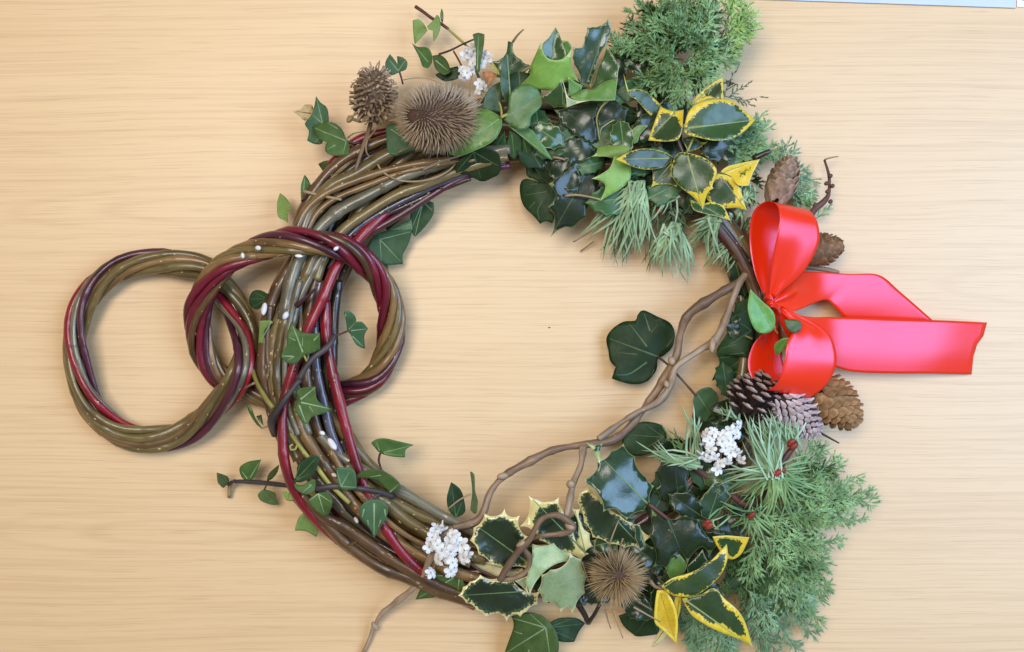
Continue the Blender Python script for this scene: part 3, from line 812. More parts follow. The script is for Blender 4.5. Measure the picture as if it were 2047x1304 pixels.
LF(t, G4, 's', [(518,310),(560,340),(630,345),(662,390),(665,450),(640,492),(600,485),(570,410)], (655,470), (518,310), IVY, z=70, dz=-16, fold=.3)
LF(t, G4, 's', [(668,405),(730,400),(780,450),(802,520),(760,545),(710,520),(682,480)], (670,420), (800,530), IVY, z=78, dz=4, roll=-.3)
LF(t, G4, 's', [(690,540),(800,492),(850,480),(868,520),(850,570),(760,590),(700,556)], (870,500), (690,545), IVYD, z=72, dz=-8)
LF(t, G4, 's', [(960,250),(1000,237),(1045,250),(1040,330),(1020,440),(1010,520),(975,525),(985,420),(975,320)], (992,525), (1002,237), IVY, z=132, dz=-4, fold=.25)
t = thing('ivy_leaf', (804, 160, 70), "single heart shaped ivy leaf beside the dried seed head", "ivy")
LF(t, G4, 's', [(360,393),(395,435),(415,466),(412,408),(450,415),(486,450),(475,505),(430,522),(375,546),(335,510),(328,450)], (420,515), (345,420), IVYT, [[(470,440)]], z=104, dz=4, fold=.25)
stalk(t, RZ(G4([(430,522),(442,560),(455,610)]), (102, 90)), 2, 'twig')

# inside of the ring near the top
t = thing('ivy_sprig', (960, 320, 60), "dark ivy leaves hanging inside the ring below the green spray", "ivy")
LF(t, G3, 's', [(1140,560),(1200,500),(1300,440),(1420,480),(1432,600),(1380,640),(1312,662),(1225,620),(1150,612)], (1260,470), (1312,662), IVYD, [[(1420,560)],[(1150,600)]], z=132, dz=-50, fold=.15, vw=1.2)
t = thing('ivy_sprig', (790, 460, 30), "teal ivy leaves lying inside the ring beneath the upper rods", "ivy")
LF(t, G3, 's', [(570,1090),(640,1000),(760,980),(862,970),(840,1060),(800,1140),(800,1200),(700,1205),(640,1180),(590,1130)], (650,1040), (800,1200), IVYT, [[(850,990)],[(660,1180)]], z=40, dz=-14, fold=.1, vw=1.2)
LF(t, G3, 's', [(640,1190),(705,1200),(700,1255),(655,1225)], (645,1190), (700,1250), IVYT, z=24, dz=-10)
LF(t, G3, 's', [(660,930),(720,860),(830,820),(855,850),(800,900),(700,985)], (840,830), (680,970), IVYD, z=70, dz=-16)
LF(t, G3, 's', [(700,985),(800,930),(855,905),(862,975),(760,985)], (850,940), (700,985), (U_IVY, U_IVY, VEIN_IVY), z=44, dz=-6)
LF(t, G3, 's', [(858,840),(940,790),(1000,800),(1000,870),(950,950),(880,1022),(850,970)], (930,795), (880,1015), IVYT, [[(990,850)],[(860,960)]], z=54, dz=-24, fold=.15, vw=1.2)
t = thing('ivy_leaf', (790, 290, 90), "broad teal ivy leaf tucked underneath the teasel", "ivy")
LF(t, G3, 's', [(690,300),(760,290),(840,400),(910,430),(820,475),(750,492),(700,460)], (720,320), (900,440), IVYT, z=116, dz=4, roll=-.1)

# trail across the crossing of the rings
t = thing('ivy_trail', (600, 780, 110), "ivy trail with a grey stem across the middle of the willow rods", "ivy")
stalk(t, RZ(F4([(820,915),(765,1010),(640,1110),(560,1210),(510,1300)]), [126,140,146,148,148]), 6, 'ivystem', 6.5, 'stem')
stalk(t, RZ(F5([(520,80),(400,240),(310,370),(270,450),(300,560)]), [148,150,142,124,96]), 6.5, 'ivystem', 7.5, 'stem', seed=3)
stalk(t, RZ(F4([(820,920),(870,905),(930,880)]), (128, 110)), 2, 'twig')
stalk(t, RZ(F4([(555,1090),(580,1140),(600,1165)]), (150, 144)), 2.4, 'lime')
LF(t, F4, 's', [(445,798),(480,850),(530,885),(610,900),(692,893),(697,1040),(600,1080),(555,1090),(480,1165),(400,1150),(355,1090),(400,1010),(410,900)], (555,1092), (445,800), IVY, [[(640,960),(690,905)],[(460,1100),(365,1095)],[(540,1010),(545,930),.6],[(480,960),(420,930),.6],[(470,1100),(420,1130),.6]], z=150, dz=6, fold=.12, bow=4, vw=1.8)
LF(t, F4, 's', [(900,712),(950,705),(1000,750),(1010,800),(1060,798),(1112,860),(1080,920),(1088,1032),(1015,1002),(960,910),(930,870),(920,790)], (930,880), (1086,1030), IVYT, [[(1100,860)],[(915,720)],[(1005,800),.7]], z=108, dz=-20, fold=.3)
LF(t, F4, 's', [(78,600),(110,532),(180,524),(245,562),(230,630),(150,692),(92,660)], (240,600), (85,600), IVYD, [[(120,540)],[(110,670)]], z=76, dz=-10, vw=1.2)
LF(t, F4, 's', [(168,790),(270,788),(282,810),(215,870),(205,985),(158,985),(165,880)], (270,800), (170,985), IVYL, z=114, dz=-14, fold=.3)
LF(t, F5, 's', [(480,170),(560,150),(655,143),(660,230),(700,290),(802,340),(720,380),(620,410),(592,462),(540,458),(500,390),(455,340),(500,270)], (500,275), (800,340), IVY, [[(650,155)],[(570,455)],[(490,180),.6],[(600,315),(640,370),.6]], z=140, dz=-4, fold=.1, bow=4, vw=1.8)
LF(t, F5, 's', [(55,280),(100,335),(135,420),(195,510),(150,480),(105,420),(70,350)], (190,505), (55,280), IVY, z=60, dz=10)
LF(t, F5, 's', [(140,400),(185,388),(202,480),(160,440)], (190,470), (150,395), IVYT, z=66, dz=-8)
stalk(t, RZ(F5([(190,505),(235,490),(265,460)]), (60, 110)), 1.6, 'lime')
t = thing('green_tendril', (520, 740, 60), "yellow green tendril bending round the outside of the wreath", "stem")
rod('stem', RZ(F5([(95,-80),(120,40),(160,140),(230,255),(290,330)]), [70, 96, 110, 122, 126]), 4.2, M['lime'], t, r1=5, seed=33)
rod('side_shoot', RZ(F5([(-30,195),(50,150),(125,112)]), (70, 108)), 2, M['straw'], t, r1=2.6, seed=34)
t = thing('green_tendril', (600, 900, 110), "yellow tendril running down along the brown rods", "stem")
rod('stem', RZ(F5([(430,540),(500,640),(580,745),(670,850),(760,970),(860,1070),(950,1155)]), [112, 124, 128, 128, 126, 124, 120]), 4.2, M['lime'], t, r1=5, seed=35)
rod('curl', RZ(F5([(500,640),(480,690),(440,695),(432,660),(460,645)]), (126, 128)), 2.2, M['lime'], t, r1=1.8, seed=36)

# lower ivy trail
t = thing('ivy_trail', (650, 975, 110), "ivy trail with many small leaves crossing the lower rods", "ivy")
stalk(t, RZ(G12([(98,362),(150,345),(280,350),(420,366),(520,378)]), [26, 34, 44, 70, 104]), 4.5, 'ivystem', 5, 'stem')
stalk(t, RZ(G12([(520,378),(600,384),(700,372),(840,385),(940,402),(1030,430)]), [104, 126, 130, 130, 124, 104]), 6, 'ivystem', 6, 'stem')
stalk(t, RZ(G12([(140,345),(112,370),(108,435)]), (32, 8)), 5, 'straw', 4)
stalk(t, RZ(G12([(955,190),(948,230),(962,275)]), (80, 112)), 2.4, 'twig')
stalk(t, RZ(G12([(922,448),(930,425),(960,420)]), (136, 128)), 2.8, 'ivystem')
LF(t, G12, 's', [(38,295),(100,318),(104,350),(75,382),(45,355)], (100,350), (40,298), IVYO, z=30, dz=20, roll=.3)
LF(t, G12, 's', [(287,222),(275,250),(250,320),(215,340),(180,325),(165,270),(210,235)], (215,340), (285,222), IVY, [[(180,290)]], z=46, dz=10, roll=-.35, fold=.2)
LF(t, G12, 's', [(387,250),(380,290),(350,330),(318,346),(330,300)], (320,345), (385,250), IVYO, z=48, dz=24)
LF(t, G12, 's', [(268,420),(300,390),(365,410),(370,440),(388,475),(340,475),(280,450)], (305,392), (385,475), IVYO, z=44, dz=-20, fold=.2)
stalk(t, RZ(G12([(318,360),(312,376),(305,392)]), (52, 44)), 1.8, 'ivystem')
LF(t, F5, 's', [(640,740),(690,760),(662,860),(600,940),(520,978),(460,970),(490,900),(500,830),(570,770)], (470,970), (670,755), IVYD, [[(600,900)],[(520,820)]], z=138, dz=6, fold=.25, vw=1.3)
LF(t, F5, 's', [(465,980),(540,1000),(630,950),(655,960),(652,1040),(600,1080),(530,1070),(480,1030)], (620,1000), (470,985), IVY, [[(540,1065)]], z=134, dz=4, fold=.2)
LF(t, F5, 's', [(590,1130),(640,1085),(680,1070),(760,1065),(802,1150),(770,1250),(735,1275),(650,1215)], (678,1075), (738,1272), IVY, [[(795,1150)],[(600,1135)]], z=138, dz=-8, fold=.2, bow=4)
LF(t, F5, 's', [(370,1060),(430,1050),(482,1080),(455,1140),(400,1132)], (425,1050), (420,1140), (leaf_mat('ivy_yellow', S(160,176,96), S(136,160,80)), U_IVY, VEIN_IVY), [[(375,1070)],[(475,1090)]], z=86, dz=-8)
LF(t, G12, 's', [(476,622),(500,545),(560,508),(607,540),(606,640),(592,656),(540,625)], (575,520), (595,655), IVYL, [[(480,620)],[(500,550)]], z=78, dz=-26, fold=.2)
LF(t, F5, 's', [(835,850),(960,850),(1002,900),(1012,1030),(900,1042),(850,1000)], (878,1012), (965,855), IVYT, [[(840,870)],[(1005,1020)]], z=138, dz=6, fold=.2)
LF(t, G12, 's', [(800,330),(850,292),(930,275),(1000,300),(1060,348),(1072,380),(1012,412),(940,345),(870,326)], (1010,405), (805,330), IVY, [[(1060,360)],[(960,310),(900,320)]], z=136, dz=-4, fold=.3)
LF(t, G12, 's', [(840,500),(880,452),(922,446),(962,450),(1000,490),(985,560),(950,612),(921,667),(890,600),(850,560)], (922,448), (921,665), IVYT, [[(980,500),(985,540)],[(865,500),(855,545)],[(960,560),(945,600),.7],[(885,560),(890,590),.7]], z=146, dz=-14, fold=.14, bow=5, vw=1.8)
LF(t, G12, 's', [(905,130),(930,110),(980,103),(1060,120),(1146,140),(1100,165),(1096,210),(1020,205),(958,187),(930,160)], (957,187), (1145,140), IVY, [[(930,115)],[(1080,200)]], z=84, dz=6, fold=.25, bow=4)

# large ivy leaf in the open middle
t = thing('ivy_leaf', (1345, 745, 40), "big dark five lobed ivy leaf lying in the open middle", "ivy")
LF(t, G9, 's', [(375,143),(480,190),(560,230),(596,300),(580,400),(520,462),(475,490),(468,560),(400,645),(290,665),(152,625),(172,560),(182,545),(140,500),(128,430),(113,345),(150,280),(230,225),(318,215),(332,180)], (476,470), (113,335), BIGIVY,
   [[(420,290),(380,165)],[(400,400),(340,320),(275,240)],[(400,510),(280,590),(190,600)],[(330,455),(190,440),.6],[(540,400),(585,330),.6],[(450,560),(420,630),.5],[(430,300),(480,240),.5]], z=36, dz=-12, fold=.05, bow=4, vw=1.9, wave=2)
stalk(t, RZ(G9([(476,470),(540,520),(600,582),(680,670),(745,745)]), [37, 42, 44, 50, 60]), 2.6, 'twig')

# beside the bow
t = thing('ivy_sprig', (1480, 700, 50), "dark ivy leaves between the contorted twig and the red bow", "ivy")
LF(t, F7, 's', [(380,60),(470,20),(560,-10),(592,200),(580,270),(530,440),(350,420),(250,432),(250,360),(330,240),(360,150)], (570,190), (250,400), IVYD, [[(430,320),(260,365)],[(400,80)],[(500,400),(360,415)]], z=72, dz=-12, fold=.12, bow=8, vw=1.3)
LF(t, F7, 's', [(198,662),(235,580),(272,500),(258,430),(420,400),(560,300),(570,520),(430,560),(330,600)], (560,400), (200,660), IVYD, [[(275,450)],[(480,540)]], z=64, dz=-24, fold=.15, vw=1.2)
LF(t, F7, 'h', [(250,640),(340,580),(430,540),(520,510),(520,620),(430,700),(350,735),(262,722)], (515,560), (255,670), IVY, z=58, dz=-20, vw=1.2)
LF(t, F7, 's', [(430,-60),(560,-110),(590,20),(520,80),(400,90)], (580,-20), (410,60), IVYD, z=66, dz=-6)
stalk(t, RZ(F7([(510,240),(545,255),(580,270)]), (92, 94)), 2.2, 'lime')
t = thing('round_leaf', (1420, 800, 40), "rounded blue green leaf left of the dark pine cone", "leaf")
LF(t, F7, 's', [(38,800),(90,740),(180,720),(240,770),(262,850),(220,960),(150,1045),(60,1005),(28,880)], (50,760), (200,990), IVYT, z=56, dz=-12, fold=.2, vw=1.0)
LF(t, F7, 's', [(30,930),(150,1040),(230,960),(300,1010),(250,1120),(120,1150),(20,1060)], (230,1000), (40,1060), IVYD, z=44, dz=-6)
t = thing('ivy_leaf', (1300, 880, 50), "dark ivy leaf under the contorted twig above the big holly leaf", "ivy")
LF(t, G9, 's', [(240,1010),(330,940),(420,930),(520,968),(545,1080),(430,1150),(300,1170),(230,1100)], (520,1040), (245,1020), IVYD, [[(380,940)],[(330,1150)]], z=64, dz=-8, vw=1.1)
# bottom edge
t = thing('ivy_sprig', (1090, 1255, 20), "two lobed ivy leaves at the bottom edge under the cream holly", "ivy")
LF(t, G11, 's', [(600,1310),(650,1160),(638,1100),(740,1075),(832,1108),(900,1200),(905,1310),(830,1370),(700,1390),(620,1350)], (836,1165), (604,1310), IVY, [[(650,1110)],[(740,1290),(720,1370)],[(860,1330)],[(740,1080),.6],[(700,1200),(640,1180),.6]], z=64, dz=-30, fold=.06, bow=6, vw=1.7)
LF(t, G11, 's', [(838,1160),(900,1112),(1010,1108),(1062,1140),(1030,1180),(1000,1245),(910,1240)], (840,1165), (1055,1140), IVYD, [[(1000,1235)],[(1000,1110)]], z=54, dz=-20, vw=1.1)
t = thing('ivy_leaf', (900, 1160, 60), "pointed green ivy leaf just beneath the lower white blossom", "ivy")
LF(t, G11, 's', [(88,1002),(120,930),(150,860),(250,850),(330,850),(375,930),(300,980),(200,990)], (340,860), (90,1000), IVY, [[(150,870)],[(330,975)]], z=104, dz=-30, fold=.15, bow=4)
t = thing('ivy_leaf', (1270, 1210, 30), "dark toothed ivy leaf below the lower teasel", "ivy")
LF(t, G11, 's', [(1255,1095),(1340,1060),(1400,1010),(1470,1050),(1490,1200),(1370,1215),(1335,1200),(1280,1150)], (1440,1070), (1350,1210), IVYD, [[(1265,1100)],[(1480,1190)]], z=50, dz=-20, vw=1.1)
t = thing('ivy_sprig', (930, 1030, 90), "two slim upright ivy leaves where the twig meets the rods", "ivy")
LF(t, G11, 's', [(268,425),(280,370),(293,328),(342,365),(365,420),(372,500),(320,532),(280,492)], (320,528), (293,328), IVYD, [[(360,430)]], z=110, dz=10, roll=.3, fold=.2)
LF(t, G11, 's', [(402,268),(425,283),(430,380),(446,440),(436,510),(405,490),(414,380)], (425,505), (412,268), IVYO, z=112, dz=16, fold=.4)
stalk(t, RZ(G11([(275,480),(340,430),(405,395)]), (118, 126)), 1.8, 'straw')

# ------------------------------------------------------------------ light green leaf spray at the top
t = thing('leaf_spray', (1005, 240, 100), "bright green broad leaved spray beside the teasel", "leaves")
for pts, b, tp in (([(1190,950),(1195,1050),(1140,1125),(1070,1085),(1130,1010)], (1190,950), (1100,1110)),
                   ([(1225,950),(1310,1000),(1312,1100),(1262,1152),(1205,1100)], (1240,950), (1262,1150)),
                   ([(1320,980),(1382,1050),(1382,1130),(1320,1132)], (1320,980), (1360,1135))):
    LF(t, G4, 's', pts, b, tp, SPRAYD, z=128, dz=-30)
LF(t, G4, 'h', [(1090,440),(1170,420),(1250,352),(1310,430),(1370,468),(1392,490),(1310,600),(1230,640),(1130,560)], (1210,640), (1255,355), HOL, z=92, dz=14)
LF(t, G4, 's', [(1165,590),(1172,700),(1165,815),(1080,802),(1028,790),(1050,690),(1110,620)], (1165,830), (1120,610), SPRAYD, z=120, dz=6, roll=.15)
LF(t, G4, 's', [(1215,298),(1252,310),(1240,390),(1215,470),(1228,600),(1240,690),(1205,745),(1162,640),(1165,500),(1180,420),(1205,380)], (1232,690), (1210,400), SPRAYD, z=134, dz=4, fold=.4, vw=2)
stalk(t, RZ(G4([(1250,305),(1285,255),(1328,214)]), (136, 150)), 2.6, 'straw', 1.5)
LF(t, G4, 's', [(1180,890),(1290,938),(1372,930),(1450,1020),(1538,1158),(1500,1148),(1400,1070),(1290,972)], (1185,885), (1536,1157), SPRAYM, z=138, dz=-14, roll=.3)
stalk(t, RZ(G4([(1536,1140),(1590,1145),(1630,1160)]), (122, 116)), 2.8, 'straw', 2)
LF(t, G4, 's', [(1178,868),(1215,800),(1228,690),(1290,628),(1380,613),(1440,660),(1463,750),(1420,810),(1385,840),(1368,920),(1290,938)], (1176,862), (1452,700), SPRAYM, z=148, dz=2, fold=.08, bow=6)
LF(t, G4, 's', [(940,815),(1050,793),(1120,820),(1167,860),(1167,930),(1110,1020),(1000,1080),(880,1127),(800,1122),(793,1060),(850,980)], (1168,850), (800,1105), SPRAY, [[(1040,950),(960,1090),.5],[(1030,880),(960,830),.5]], z=154, dz=-8, fold=-.12, bow=10, side_veins=3)
stalk(t, RZ(G4([(1165,850),(1190,838),(1212,828)]), (156, 150)), 3.4, 'lime', 3)
stalk(t, RZ(G4([(1170,850),(1165,780),(1150,740)]), (150, 140)), 2.4, 'lime', 2)

# ------------------------------------------------------------------ green holly at the top
t = thing('holly_sprig', (1110, 180, 90), "green holly sprig with a tube-curled leaf at the top", "holly")
LF(t, F2, 's', [(700,180),(765,185),(795,240),(780,300),(735,315),(715,210)], (735,310), (740,182), HOLM, z=110, dz=12)
LF(t, F2, 's', [(655,60),(690,130),(715,200),(745,300),(700,350),(600,345),(540,290),(538,215),(600,150)], (628,345), (655,62), HOL, z=108, dz=10, fold=.35, vw=2)
LF(t, F2, 's', [(525,198),(545,280),(590,335),(660,352),(730,332),(780,272),(797,238),(792,380),(820,470),(866,548),(800,522),(700,560),(615,612),(480,600),(350,562),(430,480),(440,390),(480,300)], (640,640), (660,352), HOLU, z=118, dz=34, cup=-26, mid=False)
stalk(t, RZ(F2([(360,452),(400,425),(445,395)]), (130, 128)), 2, 'lime', 1.4, 'spine')
t = thing('holly_sprig', (1190, 200, 90), "large spiny holly leaves between the curled leaf and the feathery conifer", "holly")
LF(t, F2, 'h', [(1130,-30),(1105,0),(1040,50),(975,60),(930,66),(908,150),(880,238),(800,235),(800,330),(815,390),(870,545),(965,592),(1010,440),(1100,215),(1150,100)], (920,570), (1115,-10), HOLT, z=100, dz=26, fold=.12, sag=.1)
LF(t, F2, 'h', [(1100,208),(1150,300),(1210,400),(1195,515),(1085,540),(988,607),(962,585),(1020,420)], (975,590), (1102,210), HOL, z=118, dz=22, roll=-.3, sag=.05, mid=False)
LF(t, F2, 's', [(785,672),(900,605),(985,610),(1080,540),(1195,515),(1182,600),(1172,692),(1112,702),(960,702),(850,706)], (800,670), (1185,560), HOLM, z=130, dz=10, roll=-.2, mid=False)
LF(t, F2, 's', [(440,400),(520,500),(530,660),(440,690),(280,640),(300,600),(400,480)], (480,440), (300,620), HOLM, z=88, dz=-10)
LF(t, F2, 'h', [(705,493),(620,612),(522,667),(575,720),(640,765),(748,765),(748,640)], (720,740), (706,495), HOL, z=108, dz=26, sag=.1)
LF(t, F2, 's', [(705,492),(740,600),(765,670),(850,704),(962,697),(860,722),(750,762),(742,650)], (800,705), (706,495), (HOLP[0], HOL[0], VEIN_H), z=142, dz=8, mid=False)
LF(t, F2, 'h', [(760,490),(800,520),(890,570),(880,610),(790,672),(765,640)], (820,650), (775,490), HOLM, z=126, dz=10, sag=.05)
LF(t, F2, 'h', [(750,762),(960,700),(1117,700),(1045,760),(1010,850),(1020,950),(1045,1072),(940,1085),(820,1000),(700,900),(640,780)], (760,800), (1045,1065), HOLD, z=100, dz=-4, bow=8, sag=.08)
LF(t, F2, 'h', [(1117,700),(1180,700),(1292,768),(1262,905),(1165,868),(1050,945),(1022,920),(1010,850),(1050,760)], (1240,780), (1025,925), HOLD, z=112, dz=4, sag=.1, mid=False)
stalk(t, RZ(F2([(1115,702),(1050,760),(1012,850),(1022,950),(1043,1070)]), (132, 116)), 1.8, 'lime', 1.2, 'leaf_margin')
stalk(t, RZ(F2([(1165,868),(1100,905),(1050,945),(1040,1000)]), (124, 120)), 1.5, 'lime', 1.0, 'leaf_margin')
t = thing('holly_leaf', (1230, 300, 90), "yellow green holly underside beside the gold edged holly", "holly")
LF(t, F3, 'h', [(975,258),(1090,247),(1200,236),(1310,258),(1290,330),(1232,372),(1150,372),(1120,386),(1000,368),(868,386),(965,330)], (1270,300), (870,386), HOLU, z=126, dz=4, sag=.08, cup=-12, mid=False)
LF(t, F3, 's', [(1320,110),(1400,50),(1480,60),(1400,150),(1380,220),(1330,240)], (1340,230), (1470,60), HOLM, z=118, dz=8)
t = thing('holly_leaf', (1220, 370, 90), "bright green holly underside hanging over the pine needles", "holly")
LF(t, F3, 's', [(1140,368),(1270,380),(1310,480),(1300,600),(1210,690),(1100,755),(998,815),(1050,700),(1045,640),(990,605),(912,590),(1000,550),(1090,490),(1122,430)], (1240,380), (1000,812), HOLU, z=122, dz=-6, bow=6, roll=-.12, mid=False)
stalk(t, RZ(F3([(648,762),(760,752),(880,768),(1005,798)]), (104, 118)), 2.6, 'straw', 2.2, 'spine')
t = thing('holly_sprig', (1120, 380, 70), "very dark glossy holly and ivy leaves at the inner top edge", "holly")
LF(t, F3, 's', [(258,420),(330,470),(420,400),(600,388),(655,408),(600,520),(500,602),(430,632),(330,590),(265,560)], (560,430), (290,580), IVYD, z=76, dz=-14, vw=1.1)
LF(t, F3, 's', [(198,650),(250,590),(380,620),(450,620),(540,700),(560,850),(480,900),(545,960),(520,1040),(460,1015),(400,1042),(330,960),(240,870),(203,770)], (465,720), (200,760), IVYD, [[(370,640),(290,650)],[(420,820),(375,905),(390,1000)],[(350,820),(285,890)]], z=68, dz=-20, vw=1.5, bow=4)
LF(t, F3, 'h', [(495,1192),(545,960),(475,870),(560,760),(480,640),(640,500),(760,360),(950,385),(1005,470),(990,640),(985,795),(900,840),(860,980),(730,1088),(650,1072)], (945,395), (500,1185), HOLD, z=90, dz=-10, roll=-.15, fold=.08, bow=10, sag=.09, vw=1.9)
LF(t, F3, 's', [(500,180),(620,120),(760,150),(840,230),(800,330),(650,330),(540,260)], (820,240), (500,200), IVYD, z=70, dz=-4, vw=1)
LF(t, F3, 'h', [(840,250),(1000,300),(950,390),(760,370),(640,350),(700,220)], (960,340), (650,350), HOLD, z=66, dz=-4)
LF(t, F3, 'h', [(1000,420),(1140,470),(1060,640),(1240,700),(1200,860),(1000,880),(930,700)], (1120,480), (1000,880), HOLD, z=64, dz=-6)
stalk(t, RZ(F3([(300,80),(400,105),(560,100),(700,125)]), (96, 92)), 3, 'straw', 2.4)
stalk(t, RZ(F3([(1050,180),(1070,215),(1150,225)]), (100, 104)), 1.4, 'straw', 1.2)

# ------------------------------------------------------------------ gold edged holly, top
t = thing('variegated_holly', (1360, 300, 110), "gold edged holly sprig above the red bow", "holly")
stalk(t, RZ(G6([(600,780),(640,880),(672,960)]), (124, 118)), 4.5, 'brown', 4, 'stem')
stalk(t, RZ(G6([(730,860),(710,910),(690,950)]), (126, 128)), 2.4, 'lime', 2)
LF(t, G6, 's', [(300,460),(330,560),(420,560),(500,620),(540,665),(492,742),(440,690),(380,620),(330,585)], (520,660), (300,470), VARY, z=112, dz=20, mid=False)
LF(t, G6, 's', [(660,860),(720,845),(780,885),(826,878),(760,925),(700,942)], (665,865), (826,880), VARY, z=104, dz=-6)
LF(t, G6, 's', [(915,482),(850,518),(760,590),(718,652),(760,642),(830,612),(917,617)], (720,650), (915,484), VARY, z=124, dz=14, fold=.3)
LF(t, G6, 's', [(453,872),(490,760),(528,662),(600,690),(672,680),(664,790),(640,862),(570,878)], (625,690), (455,870), VARYW, z=136, dz=-4, fold=.18, roll=.28)
LF(t, G6, 's', [(676,795),(700,700),(750,650),(830,623),(960,623),(1040,680),(1118,745),(1040,822),(960,862),(860,872),(760,852),(690,832)], (678,797), (1116,745), VARYW, z=152, dz=-20, roll=-.08, fold=.22, bow=6, vw=2)
LF(t, G6, 's', [(252,990),(340,942),(430,923),(540,940),(607,975),(560,1032),(470,1052),(380,1042)], (606,982), (254,990), VARY, z=132, dz=26, roll=-.05, bow=4)
LF(t, G6, 'h', [(607,975),(470,1040),(480,1100),(468,1167),(540,1145),(632,1165),(645,1120),(600,1040)], (622,985), (470,1165), VARY, z=128, dz=-6, sag=.1)
LF(t, G6, 's', [(900,1070),(940,1035),(1050,1008),(1147,988),(1100,1080),(1075,1152),(1010,1150),(960,1092)], (900,1078), (1146,989), VARYW, z=124, dz=10, fold=.3)
LF(t, G7, 's', [(918,350),(940,420),(1030,452),(1120,472),(1203,502),(1165,420),(1140,388),(1060,368),(1000,378)], (920,352), (1202,501), VARYW, z=112, dz=4, fold=.3)
LF(t, G6, 's', [(945,1090),(880,1078),(830,1160),(813,1230),(850,1262),(930,1292),(1000,1290),(1064,1308),(1032,1200),(1000,1130)], (880,1062), (1062,1306), VARYW, z=126, dz=-2, roll=.26, fold=.08)
LF(t, G6, 's', [(690,948),(640,952),(607,1000),(590,1090),(600,1098),(650,1160),(740,1232),(792,1304),(820,1200),(860,1170),(850,1155),(877,1070),(862,1030),(800,980)], (690,946), (791,1302), VARYW, z=146, dz=-4, roll=.24, fold=.10, bow=5, vw=2)

# ------------------------------------------------------------------ lower holly
t = thing('variegated_holly', (1040, 1090, 90), "cream edged spiny holly sprig along the bottom of the wreath", "holly")
LF(t, G11, 'h', [(330,980),(360,930),(400,900),(460,860),(560,880),(650,890),(740,960),(815,945),(790,1030),(725,1072),(690,1102),(650,1085),(610,1137),(580,1088),(490,1102),(440,1062),(378,1022)], (800,950), (332,980), VARC, z=100, dz=26, roll=-.12, fold=.04, sag=.14, wave=3)
LF(t, G11, 'h', [(380,770),(470,740),(560,790),(620,830),(700,820),(745,855),(640,880),(540,880),(440,850)], (730,850), (385,775), CREAML, z=98, dz=-6)
LF(t, G11, 'h', [(975,470),(1035,480),(1040,560),(1095,622),(1110,700),(1060,735),(1000,690)], (1060,720), (1000,470), CREAML, z=104, dz=10, cup=-6)
LF(t, G11, 'h', [(725,388),(790,430),(850,440),(912,413),(930,480),(1010,560),(1000,640),(1085,740),(1040,775),(900,742),(800,662),(755,600),(680,585),(742,480)], (1082,752), (726,390), VARC, z=114, dz=14, fold=.1, sag=.13, wave=3, vw=1.8)
LF(t, G11, 'h', [(420,590),(485,508),(560,520),(600,478),(622,522),(688,518),(690,600),(735,640),(705,700),(765,760),(730,825),(600,832),(520,800),(450,745),(398,662)], (725,785), (440,580), VARC, z=126, dz=6, fold=.1, sag=.14, wave=3, vw=1.8)
LF(t, G11, 'h', [(755,680),(830,692),(882,676),(930,720),(982,736),(960,782),(840,832),(742,985),(715,900),(735,830)], (970,750), (745,980), HOLP, z=140, dz=2, roll=.2, bow=6, sag=.08, mid=False)
LF(t, G11, 'h', [(645,890),(700,880),(735,860),(742,985)], (730,900), (648,892), HOLP, z=132, dz=-4, sag=.08, mid=False)
LF(t, G11, 'h', [(810,860),(862,832),(955,790),(972,728),(1042,770),(1075,870),(1062,965),(1005,1050),(988,1090),(960,1040),(920,1085),(880,1022),(820,1022),(788,950)], (1070,860), (805,960), HOLP, [[(900,900),(850,890),.7]], z=146, dz=-6, roll=-.1, bow=10, sag=.12)
stalk(t, RZ(G11([(395,790),(470,840),(560,880)]), (110, 112)), 4, 'twig', 3, 'stem')
t = thing('holly_sprig', (1280, 1010, 90), "large dark glossy holly leaf reflecting blue light above the lower teasel", "holly")
LF(t, G11, 'h', [(1010,440),(1030,390),(1080,345),(1130,400),(1180,450),(1265,520),(1330,560),(1385,600),(1445,640),(1385,700),(1290,705),(1200,685),(1105,645),(1055,560)], (1375,685), (1020,430), VARC, [[(1250,555),(1370,682)]], z=110, dz=-4, sag=.1, mid=False)
LF(t, G11, 'h', [(1063,98),(1165,103),(1158,202),(1210,150),(1282,103),(1345,180),(1412,300),(1460,350),(1432,450),(1400,492),(1300,545),(1265,515),(1230,480),(1165,502),(1140,405),(1075,342),(1048,310),(1132,250)], (1422,452), (1160,190), HOLT, z=128, dz=10, roll=.27, fold=-.05, bow=9, sag=.12, wave=3, vw=2)
t = thing('holly_sprig', (1350, 1000, 80), "nearly black holly leaves between the lower blossom and teasel", "holly")
LF(t, F6, 'h', [(540,40),(470,200),(522,310),(478,330),(520,440),(640,535),(705,565),(690,515),(765,380),(800,140),(700,40)], (690,545), (640,50), HOLD, z=92, dz=10, sag=.1)
LF(t, F6, 'h', [(700,380),(800,300),(900,340),(980,290),(870,440),(860,600),(740,565)], (860,400), (720,540), HOLD, z=78, dz=-2, sag=.1)
LF(t, F6, 'h', [(870,430),(905,380),(980,290),(1060,268),(1140,400),(1030,560),(962,622),(880,580),(862,500)], (940,600), (1050,280), HOLT, z=104, dz=6, sag=.05)
LF(t, F6, 'h', [(750,1010),(890,860),(935,965),(860,1045),(760,1085)], (880,900), (760,1080), HOLT, z=104, dz=-2, sag=.04, mid=False)
LF(t, F6, 'h', [(420,470),(440,600),(420,745),(475,865),(455,1025),(540,1005),(575,1060),(600,985),(690,868),(752,1012),(890,838),(950,945),(1045,808),(905,712),(862,600),(740,562),(600,600)], (585,605), (755,1008), HOLD, z=120, dz=-2, bow=8, sag=.12, vw=1.9)
